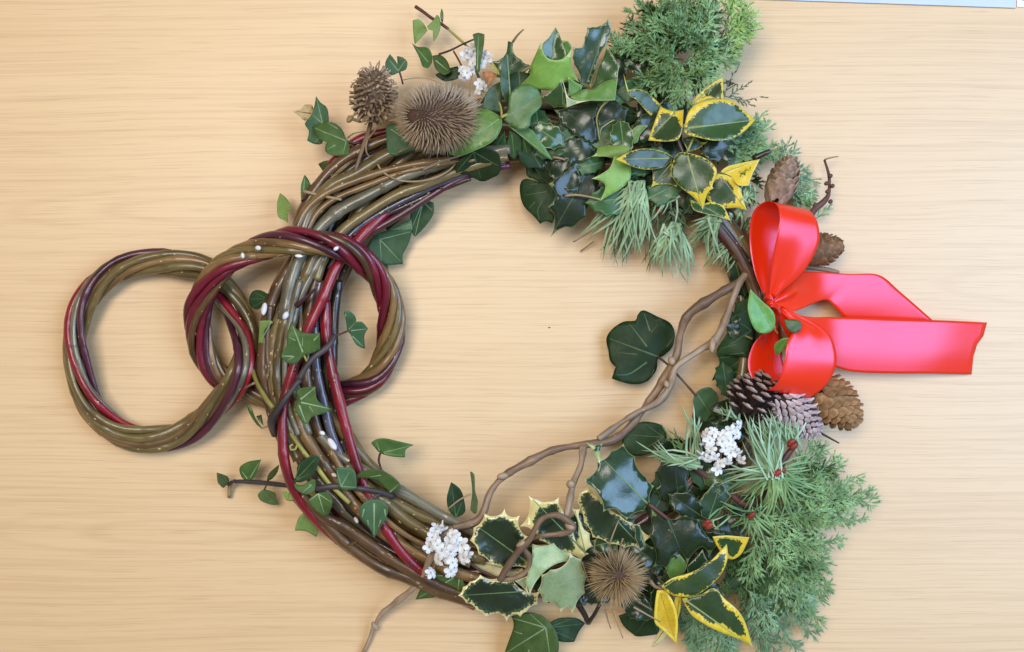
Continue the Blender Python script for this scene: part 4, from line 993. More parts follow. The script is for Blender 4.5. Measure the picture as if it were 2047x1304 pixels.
LF(t, F6, 's', [(590,968),(690,905),(752,1002),(705,1090),(620,1135),(580,1060)], (640,1110), (690,910), HOLM, z=112, dz=4, mid=False)
LF(t, F6, 'h', [(290,640),(345,650),(390,840),(470,900),(450,1030),(350,900),(300,760)], (340,660), (450,1020), HOLT, z=118, dz=-10, sag=.05)
LF(t, F6, 's', [(975,752),(1100,743),(1295,760),(1225,905),(1135,952),(1060,905),(1000,810)], (980,765), (1293,765), VARY, z=126, dz=8, roll=.25)
stalk(t, RZ(F6([(420,470),(500,530),(590,600)]), (132, 128)), 4, 'twig', 3.5, 'stem')
t = thing('variegated_holly', (1325, 1180, 90), "gold edged holly sprig with a pure yellow leaf beside the lower teasel", "holly")
stalk(t, RZ(G10([(95,960),(120,990),(160,1000)]), (110, 122)), 5, 'hazelpale', 4, 'stem')
LF(t, G10, 's', [(158,1178),(182,1210),(140,1262),(103,1278),(128,1220)], (172,1185), (105,1277), CREAML, z=84, dz=-20)
LF(t, G10, 's', [(215,1040),(245,1040),(240,1100),(222,1160),(208,1090)], (235,1040), (222,1155), VARG, z=108, dz=-12)
LF(t, G10, 's', [(128,1008),(172,1012),(212,1080),(228,1160),(221,1264),(160,1202),(118,1162),(118,1080)], (140,1005), (220,1262), VARG, z=122, dz=-20, fold=.2, label="almost wholly yellow leaf")
LF(t, G10, 's', [(246,1045),(330,1030),(400,998),(455,1050),(512,1100),(550,1160),(588,1284),(520,1242),(430,1207),(360,1172),(290,1122)], (246,1042), (586,1282), VARYW, z=122, dz=-14, fold=.12, bow=8, vw=1.7)
LF(t, G10, 's', [(148,988),(200,950),(300,918),(380,870),(430,820),(462,786),(467,850),(440,922),(380,987),(310,1032),(220,1037),(170,1012)], (158,995), (461,790), VARYW, z=134, dz=6, fold=.15, roll=.12, bow=6)

# leaves caught in the bow
t = thing('leafy_shoot', (1545, 660, 130), "fresh green leaves caught in the knot of the red bow", "leaves")
stalk(t, RZ(G8([(455,855),(450,875),(470,900)]), (176, 170)), 2, 'lime', 1.6)
LF(t, G8, 's', [(303,632),(370,700),(442,770),(452,850),(420,892),(350,892),(308,830),(288,740)], (440,880), (305,636), SPRAY, z=176, dz=6, fold=.15, bow=5, vw=1)
LF(t, G8, 's', [(508,818),(560,813),(607,825),(612,870),(572,897),(525,872)], (515,822), (605,880), SPRAYD, z=178, dz=6, vw=.8)
LF(t, G8, 's', [(452,965),(500,930),(543,928),(520,982),(468,1032),(450,1012)], (535,932), (455,1020), SPRAY, z=150, dz=-14, vw=1)
# ------------------------------------------------------------------ spine and needle helpers
def blades(name, items, mat, parent, segs=1, kind='stuff'):
    """items: (path Kx3 px space, r0) -> one joined mesh of tapered three sided needles; attr edge runs 0..1 to the tip"""
    V = []; Fs = []; ED = []
    for path, r in items:
        path = np.asarray(path, float); k = len(path); base = len(V)
        t0 = path[-1] - path[0]; t0 = t0 / (np.linalg.norm(t0) + 1e-9)
        s = np.cross(t0, (0.13, 0.21, .97)); s /= np.linalg.norm(s) + 1e-9
        n = np.cross(s, t0)
        dirs = [s, -.5 * s + .87 * n, -.5 * s - .87 * n]
        for i in range(k - 1):
            f = i / (k - 1); rr = r * (1 - .45 * f) if k > 2 else r
            for d in dirs: V.append(path[i] + d * rr); ED.append(f)
        V.append(path[-1]); ED.append(1.0)
        for i in range(k - 2):
            for j in range(3):
                a = base + i*3 + j; b = base + i*3 + (j+1) % 3
                Fs.append((a, b, b + 3, a + 3))
        l = base + (k - 2) * 3
        for j in range(3): Fs.append((l + j, l + (j+1) % 3, base + (k-1)*3))
    return mesh_obj(name, np.array(V), Fs, [mat], parent, attr={"edge": ED}, smooth=False, kind=kind)

def lathe_body(name, c, axis, half, rad, mat, parent, power=.5, seg=20, rings=14):
    a = np.array(axis, float); a /= np.linalg.norm(a)
    ts = np.linspace(-.985, .985, rings)
    path = np.array([c + a * half * t for t in ts]); r = [rad * (1 - t*t) ** power for t in ts]
    v, f, uv = tube_geo(path, r, seg)
    return mesh_obj(name, v, f, [mat], parent, uv=uv)

def frame_of(axis):
    a = np.array(axis, float); a /= np.linalg.norm(a)
    s = np.cross(a, (0, 0, 1.0)); s = np.array([1., 0, 0]) if np.linalg.norm(s) < 1e-3 else s / np.linalg.norm(s)
    return a, s, np.cross(s, a)

def teasel(parent, c, axis, half, rad, n, ls, r, mats, seed, lean=.45, top=1.0, jit=.1):
    rng = random.Random(seed)
    a, s, m = frame_of(axis); q = Q(*c)
    lathe_body('seed_head', q, a, half, rad, mats[0], parent)
    items = []
    for i in range(n):
        f = (i + .5) / n; t = -0.97 + 1.94 * f
        rr = math.sqrt(max(0.0, 1 - t * t)); ang = i * 2.39996 + rng.uniform(-.05, .05)
        rad_dir = math.cos(ang) * s + math.sin(ang) * m
        base = q + a * half * t + rad_dir * rad * rr * .95
        nor = rad_dir * (rr / rad) + a * (t / half); nor /= np.linalg.norm(nor)
        d = nor + a * lean * rr + np.array([rng.uniform(-jit, jit) for _ in range(3)])
        d /= np.linalg.norm(d)
        L = ls * rng.choice((.8, .9, .95, 1.0, 1.05, 1.15)) * rng.uniform(.9, 1.1) * (1 if t < .75 else top)
        bend = a * L * .06 * rr
        items.append((np.array([base, base + d * L * .5 + bend * .2, base + d * L + bend]), r))
    blades('spines', items, mats[1], parent)

# upper teasel: egg shaped, its tip towards the lens and to the left
t = thing('teasel_head', (900, 240, 120), "large egg shaped teasel head with dense grey brown spines", "teasel")
teasel(t, (880, 236, 168), (-.56, .04, .82), 98, 56, 1400, 23, 1.3, (TEASEL, SPINE), 3, lean=.12, jit=.05)
for pts in ([(990,790),(1010,740),(1045,690)], [(935,700),(945,620),(960,530)]):
    rod('bract', RZ(G4(pts), (176, 182)), 1.8, M['straw'], t, r1=1.0, seed=5, sides=6)
rod('bract', RZ(G4([(415,1110),(480,1075),(580,1045)]), (128, 146)), 2.4, M['straw'], t, r1=1.5, seed=8, sides=6)
rod('bract', RZ(G4([(455,580),(550,565),(650,575),(750,610)]), (168, 176)), 1.0, M['straw'], t, r1=.8, seed=6, sides=6)

# lower teasel, seen onto its tip
t = thing('teasel_head', (1237, 1152, 110), "small round teasel head with long straw spines, seen from its tip", "teasel")
teasel(t, (1234, 1152, 170), (.16, .04, 1), 40, 31, 420, 36, 1.5, (TEASEL, SPINED), 9, lean=.05, top=.85, jit=.12)
for pts in ([(1045,785),(1085,900),(1145,1010)], [(1225,1060),(1245,1130),(1280,1225)], [(1340,1045),(1420,1090),(1494,1130)], [(1200,690),(1225,620),(1255,545)],
            [(1120,660),(1115,700),(1130,760)], [(1180,1060),(1190,1110),(1210,1170)], [(1365,1010),(1400,1035),(1445,1060)], [(1280,650),(1265,700),(1260,760)]):
    rod('bract', RZ(G11(pts), (158, 150)), 2.3, M['straw'], t, r1=1.0, seed=int(pts[0][0]), sides=6)

# dried seed head with curled bracts
t = thing('dried_seed_head', (725, 270, 90), "shaggy brown dried seed head on a bare stalk left of the teasel", "seed head")
a, s, m = frame_of((.12, .9, .35))
q = Q(746, 190, 126)
lathe_body('seed_head', q, a, 52, 33, DRYB, t, power=.42)
rg = random.Random(14); items = []
for i in range(260):
    f = (i + .5) / 260; tt = -.95 + 1.9 * f; rr = math.sqrt(1 - tt*tt)
    an = i * 2.39996; rd = math.cos(an) * s + math.sin(an) * m
    b0 = q + a * 52 * tt + rd * 33 * rr * .95
    no = rd * rr + a * tt * .6; no /= np.linalg.norm(no)
    side = np.cross(no, a) * rg.uniform(-1, 1)
    L = rg.uniform(10, 26); cu_ = rg.uniform(-1.4, 1.4)
    items.append((np.array([b0, b0 + no * L * .5 + side * 2, b0 + no * L * .75 + side * L * .4 * cu_ + a * 3 * cu_, b0 + no * L * .6 + side * L * .8 * cu_]), rg.uniform(1.4, 4.2)))
blades('bracts', items, DRY, t)
for pts, z, r in (([(790,800),(770,880),(740,960),(700,1080),(650,1230)], (104, 118), 5.5), ([(770,900),(745,1010),(755,1075),(780,1100)], (112, 122), 2.4),
               ([(760,950),(820,880),(890,800),(1010,780)], (112, 128), 2.6), ([(590,760),(620,770),(700,800)], (88, 92), 4.5), ([(680,690),(700,735),(750,755)], (100, 104), 2.2),
               ([(620,770),(650,720),(670,695)], (90, 98), 2.0), ([(585,940),(640,900),(740,880)], (86, 100), 1.6), ([(615,500),(630,470),(660,450)], (110, 118), 2)):
    rod('stalk' if r > 5 else 'dry_bract', RZ(F1(pts), z), r, M['straw'] if r < 5 else M['hazel'], t, r1=r * .6, seed=int(pts[0][0]), sides=7)
ellip('curled_bract', (F1([(605,775)])[0] + (90,)), (5, 7, 2), 6, M['straw'], t)

# ------------------------------------------------------------------ cones
def scale_mesh(name, L, w, th, mats, tipw=.6, curl=.15, rimcol=False):
    """one cone scale: x along, y across, z out; metres"""
    prof = [(-.1, .35), (.25, .75), (.55, 1.0), (.8, .92), (.95, tipw), (1.02, tipw * .35)]
    V = []; Fs = []; fm = []
    for (u, ww) in prof:
        up = curl * u * u * L
        for k in (-1, -.5, 0, .5, 1):
            V.append((u * L, k * w * .5 * ww, up + th * (1 - k*k) * .9 + th * .3))
    nt_ = len(V)
    for (u, ww) in prof:
        up = curl * u * u * L
        for k in (-1, 0, 1):
            V.append((u * L, k * w * .5 * ww, up - th * .4))
    for i in range(len(prof) - 1):
        for k in range(4):
            Fs.append((i*5+k, (i+1)*5+k, (i+1)*5+k+1, i*5+k+1)); fm.append(1 if i >= 3 and rimcol else 0)
        for k in range(2):
            Fs.append((nt_+i*3+k, nt_+i*3+k+1, nt_+(i+1)*3+k+1, nt_+(i+1)*3+k)); fm.append(0)
        Fs.append((i*5, nt_+i*3, nt_+(i+1)*3, (i+1)*5)); fm.append(0)
        Fs.append((i*5+4, (i+1)*5+4, nt_+(i+1)*3+2, nt_+i*3+2)); fm.append(0)
    e = len(prof) - 1
    Fs.append((e*5, nt_+e*3, nt_+e*3+1, nt_+e*3+2, e*5+4, e*5+3, e*5+2, e*5+1)); fm.append(1 if rimcol else 0)
    me = bpy.data.meshes.new(name); me.from_pydata([tuple(c * PX for c in v) for v in V], [], [f[::-1] for f in Fs])
    for m_ in mats: me.materials.append(m_)
    me.polygons.foreach_set("material_index", fm); me.update()
    return me

def cone(name, label, base, tip, rad, n, sl, sw, th, openn, mats, seed, curl=.15, rimcol=False, power=.55, taper=.75, tipw=.6, group="cones by the red bow", shrink=.45):
    rng = random.Random(seed)
    b = Q(*base); e = Q(*tip); ax = e - b; H = np.linalg.norm(ax); a, s, m = frame_of(ax)
    t = thing(name, base, label, "pine cone", group)
    c = (b + e) / 2
    lathe_body('core', c, a, H * .47, rad * .66, CONEB, t, power=power)
    me = scale_mesh('scale', sl, sw, th, mats, curl=curl, rimcol=rimcol, tipw=tipw)
    loc0 = np.array(t.location)
    for i in range(n):
        f = (i + .5) / n
        u = f ** .9
        prof = (math.sin(math.pi * (0.12 + .86 * u) ** taper)) ** .7
        rr = rad * max(.12, prof) * .62
        an = i * 2.39996
        rd = math.cos(an) * s + math.sin(an) * m
        pos = b + a * H * (u * .93 + .0) + rd * rr
        # scale points outward and towards the tip
        op = openn * (1 - .55 * u) + .08
        xd = a * math.cos(op) + rd * math.sin(op) + np.array([rng.uniform(-.06, .06) for _ in range(3)])
        xd /= np.linalg.norm(xd)
        zd = rd - xd * (rd @ xd); zd /= np.linalg.norm(zd)
        yd = np.cross(zd, xd)
        if pos[2] + zd[2] * 1 < -999: continue
        o = bpy.data.objects.new('scale', me); COL.objects.link(o); o.parent = t
        w = W(pos)[0] - loc0
        k = (1 - shrink * abs(u - .35) ** 1.2) * rng.uniform(.92, 1.08)
        mt = Matrix(((xd[0], yd[0], zd[0], w[0]), (xd[1], yd[1], zd[1], w[1]), (xd[2], yd[2], zd[2], w[2]), (0, 0, 0, 1))) @ Matrix.Scale(k, 4)
        o.matrix_local = mt
    return t

cone('larch_cone', "slim pale larch cone standing above the bow", (1546, 408, 100), (1580, 322, 112), 38, 62, 24, 24, 2.6, .16, (C_GRY, C_GRY), 1, curl=.03, tipw=.75)
cone('pine_cone', "small closed brown cone poking out right of the upper bow loop", (1602, 508, 70), (1676, 492, 66), 40, 60, 24, 24, 2.4, .22, (C_BRN, C_BRN), 2, curl=.04, tipw=.7)
cone('pine_cone', "light brown cone with flared scales right of the lower bow loop", (1630, 768, 88), (1706, 840, 70), 43, 70, 30, 25, 2.6, .62, (C_TAN, C_TAN), 3, curl=.22, tipw=.85)
cone('pine_cone', "dark open pine cone with pale scale tips under the lower bow loop", (1488, 838, 96), (1532, 760, 92), 56, 66, 30, 26, 3.6, .8, (C_DRK, C_TIP), 4, curl=.25, rimcol=True, tipw=.9)
cone('frosted_cone', "fuzzy whitish cone between the dark cone and the brown cone", (1556, 786, 118), (1634, 868, 96), 46, 130, 19, 11, 2.4, .75, (C_FRO, C_FRO), 6, curl=.35, tipw=.35)
t = thing('stem_stub', (1520, 330, 90), "short dark cut stem poking out of the feathery conifer", "stem")
rod('stem', RZ(F8([(310,175),(380,140),(465,100)]), (98, 110)), 7, M['dark'], t, r1=5, seed=11)
t = thing('stem_stub', (1700, 880, 40), "thin bare dark stem tip below the brown cone", "stem")
rod('stem', RZ(F7([(1120,1090),(1240,1160),(1385,1240)]), (50, 30)), 3.4, M['dark'], t, r1=1.5, seed=12)
t = thing('stem_stub', (1620, 540, 40), "grey bare stem lying along the upper ribbon tail", "stem")
rod('stem', RZ(G8([(560,490),(680,500),(800,520),(840,530)]), (48, 40)), 7, M['hazel'], t, r1=3, seed=13)
t = thing('stem_stub', (1432, 150, 60), "dark cut stem behind the feathery conifer tuft", "stem")
rod('stem', RZ(G6([(830,470),(850,420),(875,380)]), (70, 84)), 12, M['dark'], t, r1=10, seed=15)
t = thing('stem_stub', (1180, 1235, 40), "dark broken stem end beside the bottom ivy leaves", "stem")
rod('stem', RZ(G11([(1010,1010),(1060,1090),(1080,1140)]), (60, 40)), 7, M['dark'], t, r1=5, seed=16)
rod('side_shoot', RZ(G11([(1080,1140),(1120,1080),(1145,1030)]), (42, 60)), 5, M['dark'], t, r1=3.5, seed=17)

# ------------------------------------------------------------------ white blossom
def flower_mesh(name, r=11):
    V = []; Fs = []; fm = []
    for k in range(5):
        a = k * 2 * math.pi / 5; b = len(V); c, s_ = math.cos(a), math.sin(a)
        for (u, w, h) in [(.12, .10, 0), (.45, .34, 1.6), (.8, .42, 1.2), (1.05, .26, -.8), (1.12, .08, -1.6)]:
            for q in (-1, 0, 1):
                x, y = u * r, q * w * r
                V.append((x*c - y*s_, x*s_ + y*c, h + (.9 if q else 0)))
        for i in range(4):
            for q in range(2):
                Fs.append((b+i*3+q, b+(i+1)*3+q, b+(i+1)*3+q+1, b+i*3+q+1)); fm.append(0)
    b = len(V)
    for i, (h, rr) in enumerate([(0.6, 2.6), (-8, 2.0), (-16, 1.6)]):
        for k in range(6):
            a = k * math.pi / 3; V.append((rr*math.cos(a), rr*math.sin(a), h))
    for i in range(2):
        for k in range(6):
            l = (k+1) % 6; Fs.append((b+i*6+k, b+(i+1)*6+k, b+(i+1)*6+l, b+i*6+l)); fm.append(0)
    V.append((0, 0, 1.2)); Fs += [(b+k, b+(k+1) % 6, len(V)-1) for k in range(6)]; fm += [1]*6
    me = bpy.data.meshes.new(name); me.from_pydata([tuple(c*PX for c in v) for v in V], [], Fs)
    me.materials.append(PETAL); me.materials.append(plain(name + '_eye', S(196, 176, 130), .6))
    me.polygons.foreach_set("material_index", fm); me.polygons.foreach_set("use_smooth", [True]*len(Fs)); me.update()
    return me
FM = flower_mesh('flower')

def blossom(label, base, spots, seed, zc, dome=20, sc=1.0, hub=None):
    rng = random.Random(seed)
    t = thing('white_blossom', base, label, "flower")
    cx = sum(p[0] for p in spots) / len(spots); cy = sum(p[1] for p in spots) / len(spots)
    hubp = hub or (cx, cy)
    mx = max(math.hypot(p[0]-cx, p[1]-cy) for p in spots)
    for i, p in enumerate(spots):
        d = math.hypot(p[0]-cx, p[1]-cy) / mx
        z = zc + dome * (1 - d*d) + rng.uniform(-4, 4)
        o = bpy.data.objects.new('flower', FM); COL.objects.link(o); o.parent = t
        o.location = W(Q(p[0], p[1], z))[0] - np.array(t.location)
        tx = (p[0]-cx) / mx * .8 + rng.uniform(-.35, .35); ty = (p[1]-cy) / mx * .8 + rng.uniform(-.35, .35)
        o.rotation_euler = Euler((ty, tx, rng.uniform(0, 6.28)))
        k = sc * rng.uniform(.85, 1.12); o.scale = (k, k, k)
        if i % 2 == 0:
            rod('stalk', [(p[0], p[1], z - 14), ((p[0]+hubp[0])/2, (p[1]+hubp[1])/2, z - 26), (hubp[0], hubp[1], zc - 26)], 1.6, M['straw'], t, sides=5, r1=2, seed=i)
    return t
b1 = G11([(205,630),(240,590),(185,645),(270,600),(300,630),(250,660),(215,690),(285,680),(240,720),(190,740),(165,700),(180,790),(220,770),(265,760),(290,725),(250,800),(175,850),(210,830),(290,840),(300,790),(355,690),(400,670),(385,735),(420,700),(365,760),(320,650),(205,600),(270,830)])
blossom("white blossom cluster at the lower rods beside the trailing twig", (890, 1110, 90), b1[::2] + b1[1::6], 4, 142, 18, 1.12)
b2 = G10([(370,260),(400,250),(420,275),(445,265),(480,240),(500,225),(510,260),(380,290),(410,300),(440,295),(470,290),(350,330),(345,360),(385,330),(420,330),(455,325),(490,320),(510,310),(370,375),(400,365),(435,360),(480,350),(510,345),(395,405),(430,400),(465,390),(500,385),(530,380),(415,430),(450,420),(520,215),(360,295),(340,345)])
blossom("round white blossom cluster among the pine needles below the cones", (1440, 900, 100), b2[::3] + b2[1::3], 7, 152, 24, .98)
b3 = G4([(930,360),(975,340),(910,400),(950,410),(1000,380),(1050,400),(890,500),(920,530),(900,550),(955,510),(1010,610),(1000,660),(1040,640),(1070,430),(960,460),(1020,460)])
t = blossom("faded white blossom behind the upper teasel", (945, 130, 90), b3, 9, 104, 10, .95)
LF(t, G4, 's', [(1030,520),(1100,520),(1135,545),(1085,600),(1060,640),(1075,580),(1040,555)], (1035,530), (1065,630), (DEADP, DEADP, FLSTEM), z=122, dz=4, wave=4, name='withered_petal')
LF(t, G4, 's', [(1100,460),(1140,500),(1160,545),(1120,520),(1085,480)], (1090,465), (1155,540), (leaf_mat('flower_bud', S(186,180,90), S(160,150,70)), U_IVY, VEIN_Y), z=126, dz=2, name='bud')

# ------------------------------------------------------------------ pine needles
def fascicle(groups, r, seed, bendz=10):
    """groups: (origin(x,y,z), [(end x,y)...] targets, count, zend)"""
    rng = random.Random(seed); items = []
    for (ox, oy, oz), ends, cnt, ze in groups:
        for i in range(int(cnt * .72)):
            j = rng.uniform(0, len(ends) - 1.0001) if len(ends) > 1 else 0
            k = int(j); f = j - k
            ex, ey = (np.array(ends[k]) * (1-f) + np.array(ends[min(k+1, len(ends)-1)]) * f)
            L = rng.uniform(.66, 1.08)
            ex = ox + (ex - ox) * L + rng.uniform(-13, 13); ey = oy + (ey - oy) * L + rng.uniform(-13, 13)
            zz = ze + rng.uniform(-22, 16)
            o = Q(ox + rng.uniform(-17, 17), oy + rng.uniform(-13, 13), oz + rng.uniform(-10, 8)); e = Q(ex, ey, max(4, zz))
            perp = np.array([-(e-o)[1], (e-o)[0], 0]) * rng.uniform(-.14, .14)
            P_ = []
            for s_ in (0, .3, .6, .85, 1):
                P_.append(o + (e - o) * s_ + (perp + np.array([0, 0, bendz])) * math.sin(math.pi * s_))
            items.append((np.array(P_), r * rng.uniform(.8, 1.15)))
    return items

def grp(frame, o, oz, ends, cnt, ze):
    (x, y), = frame([o]); return ((x, y, oz), frame(ends), cnt, ze)

t = thing('pine_sprig', (1340, 420, 70), "blue green pine needle sprig hanging inside the top of the ring", "pine")
rod('stem', RZ(G7([(480,300),(620,330),(790,420),(960,440),(1120,440),(1240,560),(1290,640)]), [70, 66, 62, 66, 66, 62, 60]), 7, M['dark'], t, r1=10, seed=40, wob=.1)
rod('stem', RZ(G7([(790,420),(800,500),(790,560)]), (62, 60)), 5, M['dark'], t, r1=4, seed=41)
g1 = [grp(G7, (545,262), 118, [(100,640),(170,610),(290,390),(330,740),(390,770)], 34, 60),
      grp(G7, (545,262), 122, [(330,700),(400,780),(480,760),(520,720),(560,740),(620,690),(690,665)], 60, 64),
      grp(G7, (785,300), 112, [(590,330),(610,420),(690,490),(800,500)], 16, 84),
      grp(G7, (790,550), 92, [(600,820),(680,800),(690,910)], 26, 40),
      grp(G7, (790,550), 96, [(790,880),(840,950),(900,940),(960,890),(900,780)], 40, 44),
      grp(G7, (1090,465), 104, [(860,660),(910,715),(960,700),(1020,820),(1070,770),(1120,760),(1180,750)], 52, 52),
      grp(G7, (1090,465), 104, [(900,500),(930,560)], 6, 84),
      grp(G7, (1240,650), 80, [(1020,820),(1100,840),(1170,885),(1210,840)], 30, 50),
      grp(G7, (1315,285), 118, [(1200,230),(1320,160),(1400,260),(1380,380),(1320,440),(1230,400),(1200,300)], 34, 110),
      grp(G7, (1250,430), 100, [(1180,470),(1220,560),(1300,560),(1330,500)], 16, 80)]
blades('needles', fascicle(g1, 2.8, 5), PINE, t)
g1b = [grp(G7, (470,420), 84, [(300,640),(330,760),(390,780),(470,800),(520,700)], 46, 40),
       grp(G7, (640,400), 74, [(480,560),(560,640),(660,640)], 30, 44),
       grp(G7, (820,420), 70, [(660,560),(700,640),(900,620),(1000,560)], 34, 44),
       grp(G7, (700,600), 60, [(600,820),(640,830),(700,900)], 10, 30),
       grp(G7, (960,360), 90, [(820,330),(860,430),(960,480),(1040,440)], 16, 70),
       grp(G7, (1290,520), 70, [(1180,640),(1220,760),(1300,780)], 34, 40)]
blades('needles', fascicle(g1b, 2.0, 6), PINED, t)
for f_ in ((490,330),(700,430)):
    (x, y), = G7([f_]); ellip('bud', (x, y, 92), (7, -6, 2), 6, BUDRED, t)
rod('needle', RZ(G7([(95,645),(110,640),(240,560)]), (30, 50)), 1.2, M['straw'], t, seed=1, sides=5)
rod('needle', RZ(G7([(140,715),(190,680),(235,645)]), (8, 20)), 1.2, M['straw'], t, seed=2, sides=5)

t = thing('pine_sprig', (1540, 950, 90), "pine needle sprig with red brown buds around the lower blossom", "pine")
rod('stem', RZ(G10([(310,420),(450,520),(580,600),(690,450),(780,320)]), [96, 90, 92, 110, 104]), 8, M['twig'], t, r1=6, seed=43)
g2 = [grp(G10, (310,400), 134, [(65,225),(60,290),(60,350),(110,390),(175,412)], 28, 128),
      grp(G10, (310,390), 130, [(240,135),(280,120),(300,130),(335,200)], 18, 124),
      grp(G10, (690,450), 150, [(510,190),(560,170),(600,150),(660,160),(750,215)], 60, 140),
      grp(G10, (690,450), 142, [(470,250),(440,430),(400,480),(420,530)], 14, 132),
      grp(G10, (780,315), 130, [(600,140),(700,140),(740,170),(800,130),(860,100)], 46, 116),
      grp(G10, (840,250), 104, [(760,130),(800,170),(870,110),(900,200)], 14, 90),
      grp(G10, (480,190), 110, [(360,120),(420,110),(470,90),(500,130)], 14, 96)]
blades('needles', fascicle(g2, 2.9, 8), PINE, t)
g3 = [grp(G10, (690,450), 140, [(420,530),(500,580),(560,650),(640,690),(690,725),(720,600),(825,740)], 64, 116),
      grp(G10, (690,450), 136, [(830,720),(860,560),(1015,590),(900,480),(850,420),(900,380)], 50, 112),
      grp(G10, (580,650), 124, [(430,530),(400,620),(500,690),(560,760),(620,820),(700,800),(810,740)], 48, 112),
      grp(G10, (580,650), 124, [(640,560),(560,560),(700,620)], 12, 120),
      grp(G10, (370,695), 118, [(430,640),(480,590),(440,730)], 9, 116),
      grp(G10, (250,330), 104, [(130,190),(200,240),(120,320),(240,250)], 14, 84)]
blades('needles', fascicle(g3, 2.4, 9), PINEG, t)
for (x, y), z in zip(G10([(705,448),(690,440),(725,438),(783,318),(770,300),(580,650),(378,700),(365,685),(280,340)]), [156, 154, 154, 140, 138, 134, 130, 130, 120]):
    ellip('bud', (x, y, z), (8, 7, 4), 6.5, BUDRED, t, seg=8, rings=5)

# ------------------------------------------------------------------ feathery conifer
def frond(rng, start, end, width, dens=7.0, leafl=7.0, items=None, twigs=None):
    """feathery spray: axis, side branchlets, finer shoots, needle leaves.  start/end px space"""
    U = rng.uniform
    ax = end - start; L = np.linalg.norm(ax); a = ax / L
    side = np.cross(a, (0, 0, 1.0)); side /= np.linalg.norm(side); up = np.cross(side, a)
    tilt = U(-.5, .5); sd = side * math.cos(tilt) + up * math.sin(tilt)
    bend = sd * L * U(-.16, .16) + np.array([0, 0, L * U(.02, .12)])
    axis = lambda f: start + ax * f + bend * math.sin(math.pi * f * .9)
    twigs.append((np.array([axis(f) for f in (0, .25, .5, .75, 1)]), 1.5))
    def shoot(p, d, bl, depth):
        d = d / np.linalg.norm(d)
        cur = np.cross(d, up) * U(-.18, .18) * bl + up * U(-.05, .12) * bl
        e = p + d * bl + cur
        twigs.append((np.array([p, p + d * bl * .5 + cur * .2, e]), .8))
        nn = np.cross(d, up); nn /= np.linalg.norm(nn) + 1e-9
        m = max(3, int(bl / 3.2)); ph = U(0, 6)
        for k in range(m):
            g = (k + .6) / m
            q = p + d * bl * g + cur * g * g
            an = ph + k * 2.4
            rad = nn * math.cos(an) + up * math.sin(an)
            for s2 in (1, -1):
                dd = d * U(.8, 1.3) + rad * s2 * U(.35, .8)
                items.append((np.array([q, q + dd * (leafl * U(.6, 1.2) / 1.2)]), 1.6))
        items.append((np.array([e, e + d * leafl * 1.2]), 1.25))
        if depth > 0 and bl > 16:
            for s2 in (1, -1, 1):
                g = U(.15, .7)
                shoot(p + d * bl * g + cur * g * g, d * U(.8, 1.2) + nn * s2 * U(.5, .9) + up * U(-.3, .5), bl * U(.35, .6), 0)
    n = max(6, int(L / dens))
    for i in range(n):
        f = .10 + .88 * (i + U(-.4, .4)) / n
        f = min(max(f, .05), .98)
        sgn = 1 if i % 2 else -1
        bl = width * (1 - f * .66) * U(.55, 1.3) * (.55 + .45 * min(1, f * 4))
        shoot(axis(f), a * U(.7, 1.3) + sd * sgn * U(.35, 1.0) + up * U(-.4, .5), bl, 1)
    shoot(axis(.97), a, 14, 0)

TWG = needle_mat('green_twig', S(110, 140, 92), S(92, 110, 74), rough=.6)

def conifer(t, frame, specs, mat, seed, width=36, jitter=10, leafl=7.0, stem='twig', dens=7.0, nm='foliage'):
    """specs: (start, end, z0, z1)"""
    rng = random.Random(seed); items = []; tw = []
    for s0, e0, z0, z1 in specs:
        (sx, sy), = frame([s0]); (ex, ey), = frame([e0])
        frond(rng, Q(sx + rng.uniform(-jitter, jitter), sy + rng.uniform(-jitter, jitter), z0), Q(ex, ey, z1), width * rng.uniform(.8, 1.2), dens, leafl, items, tw)
    blades(nm, items, mat, t)
    blades('branchlets', tw, TWG if stem == 'twig' else M[stem], t)

t = thing('conifer_sprig', (1350, 160, 70), "dense feathery conifer tuft at the top edge of the wreath", "conifer")
rod('stem', RZ(G6([(650,560),(680,460),(720,380),(760,300)]), (84, 100)), 6, M['dark'], t, r1=5, seed=45)
top = [((680,360),(195,195),96,92),((660,400),(200,375),92,80),((600,400),(250,290),84,70),((650,330),(330,80),100,88),((650,300),(380,10),104,92),((680,280),(470,-60),108,100),
       ((700,280),(560,-90),112,104),((720,280),(660,-100),112,104),((740,280),(770,-100),112,108),((760,300),(880,-80),110,108),
       ((640,420),(390,540),110,104),((620,420),(400,470),118,116),((650,440),(470,600),116,112),((680,430),(600,700),130,130),((690,430),(700,660),134,134),((720,420),(860,490),130,128),
       ((720,400),(980,390),116,112),((720,380),(990,330),112,110),((500,250),(230,250),110,104),((520,260),(350,160),116,112),((600,260),(480,140),124,120),((620,250),(600,100),126,122),
       ((680,300),(780,130),124,120),((720,340),(900,250),122,118),((700,380),(820,330),130,130),((640,360),(520,420),130,128),((660,380),(560,500),134,134),((560,330),(380,340),118,112)]
conifer(t, G6, top, JUN, 21, 40)
conifer(t, G6, [((700,330),(440,200),100,96),((650,300),(480,60),100,98),((620,350),(420,300),90,84),((700,300),(640,20),104,100),((750,330),(860,60),104,100),((600,420),(460,480),96,90),((560,470),(520,600),90,84),((640,300),(330,150),88,80),((700,400),(800,460),100,96),((700,250),(700,80),100,96)], JUN_SHADE, 22, 48, nm='shade_coloured_foliage')  # under-layer in the dark copy, painting shade between the fronds
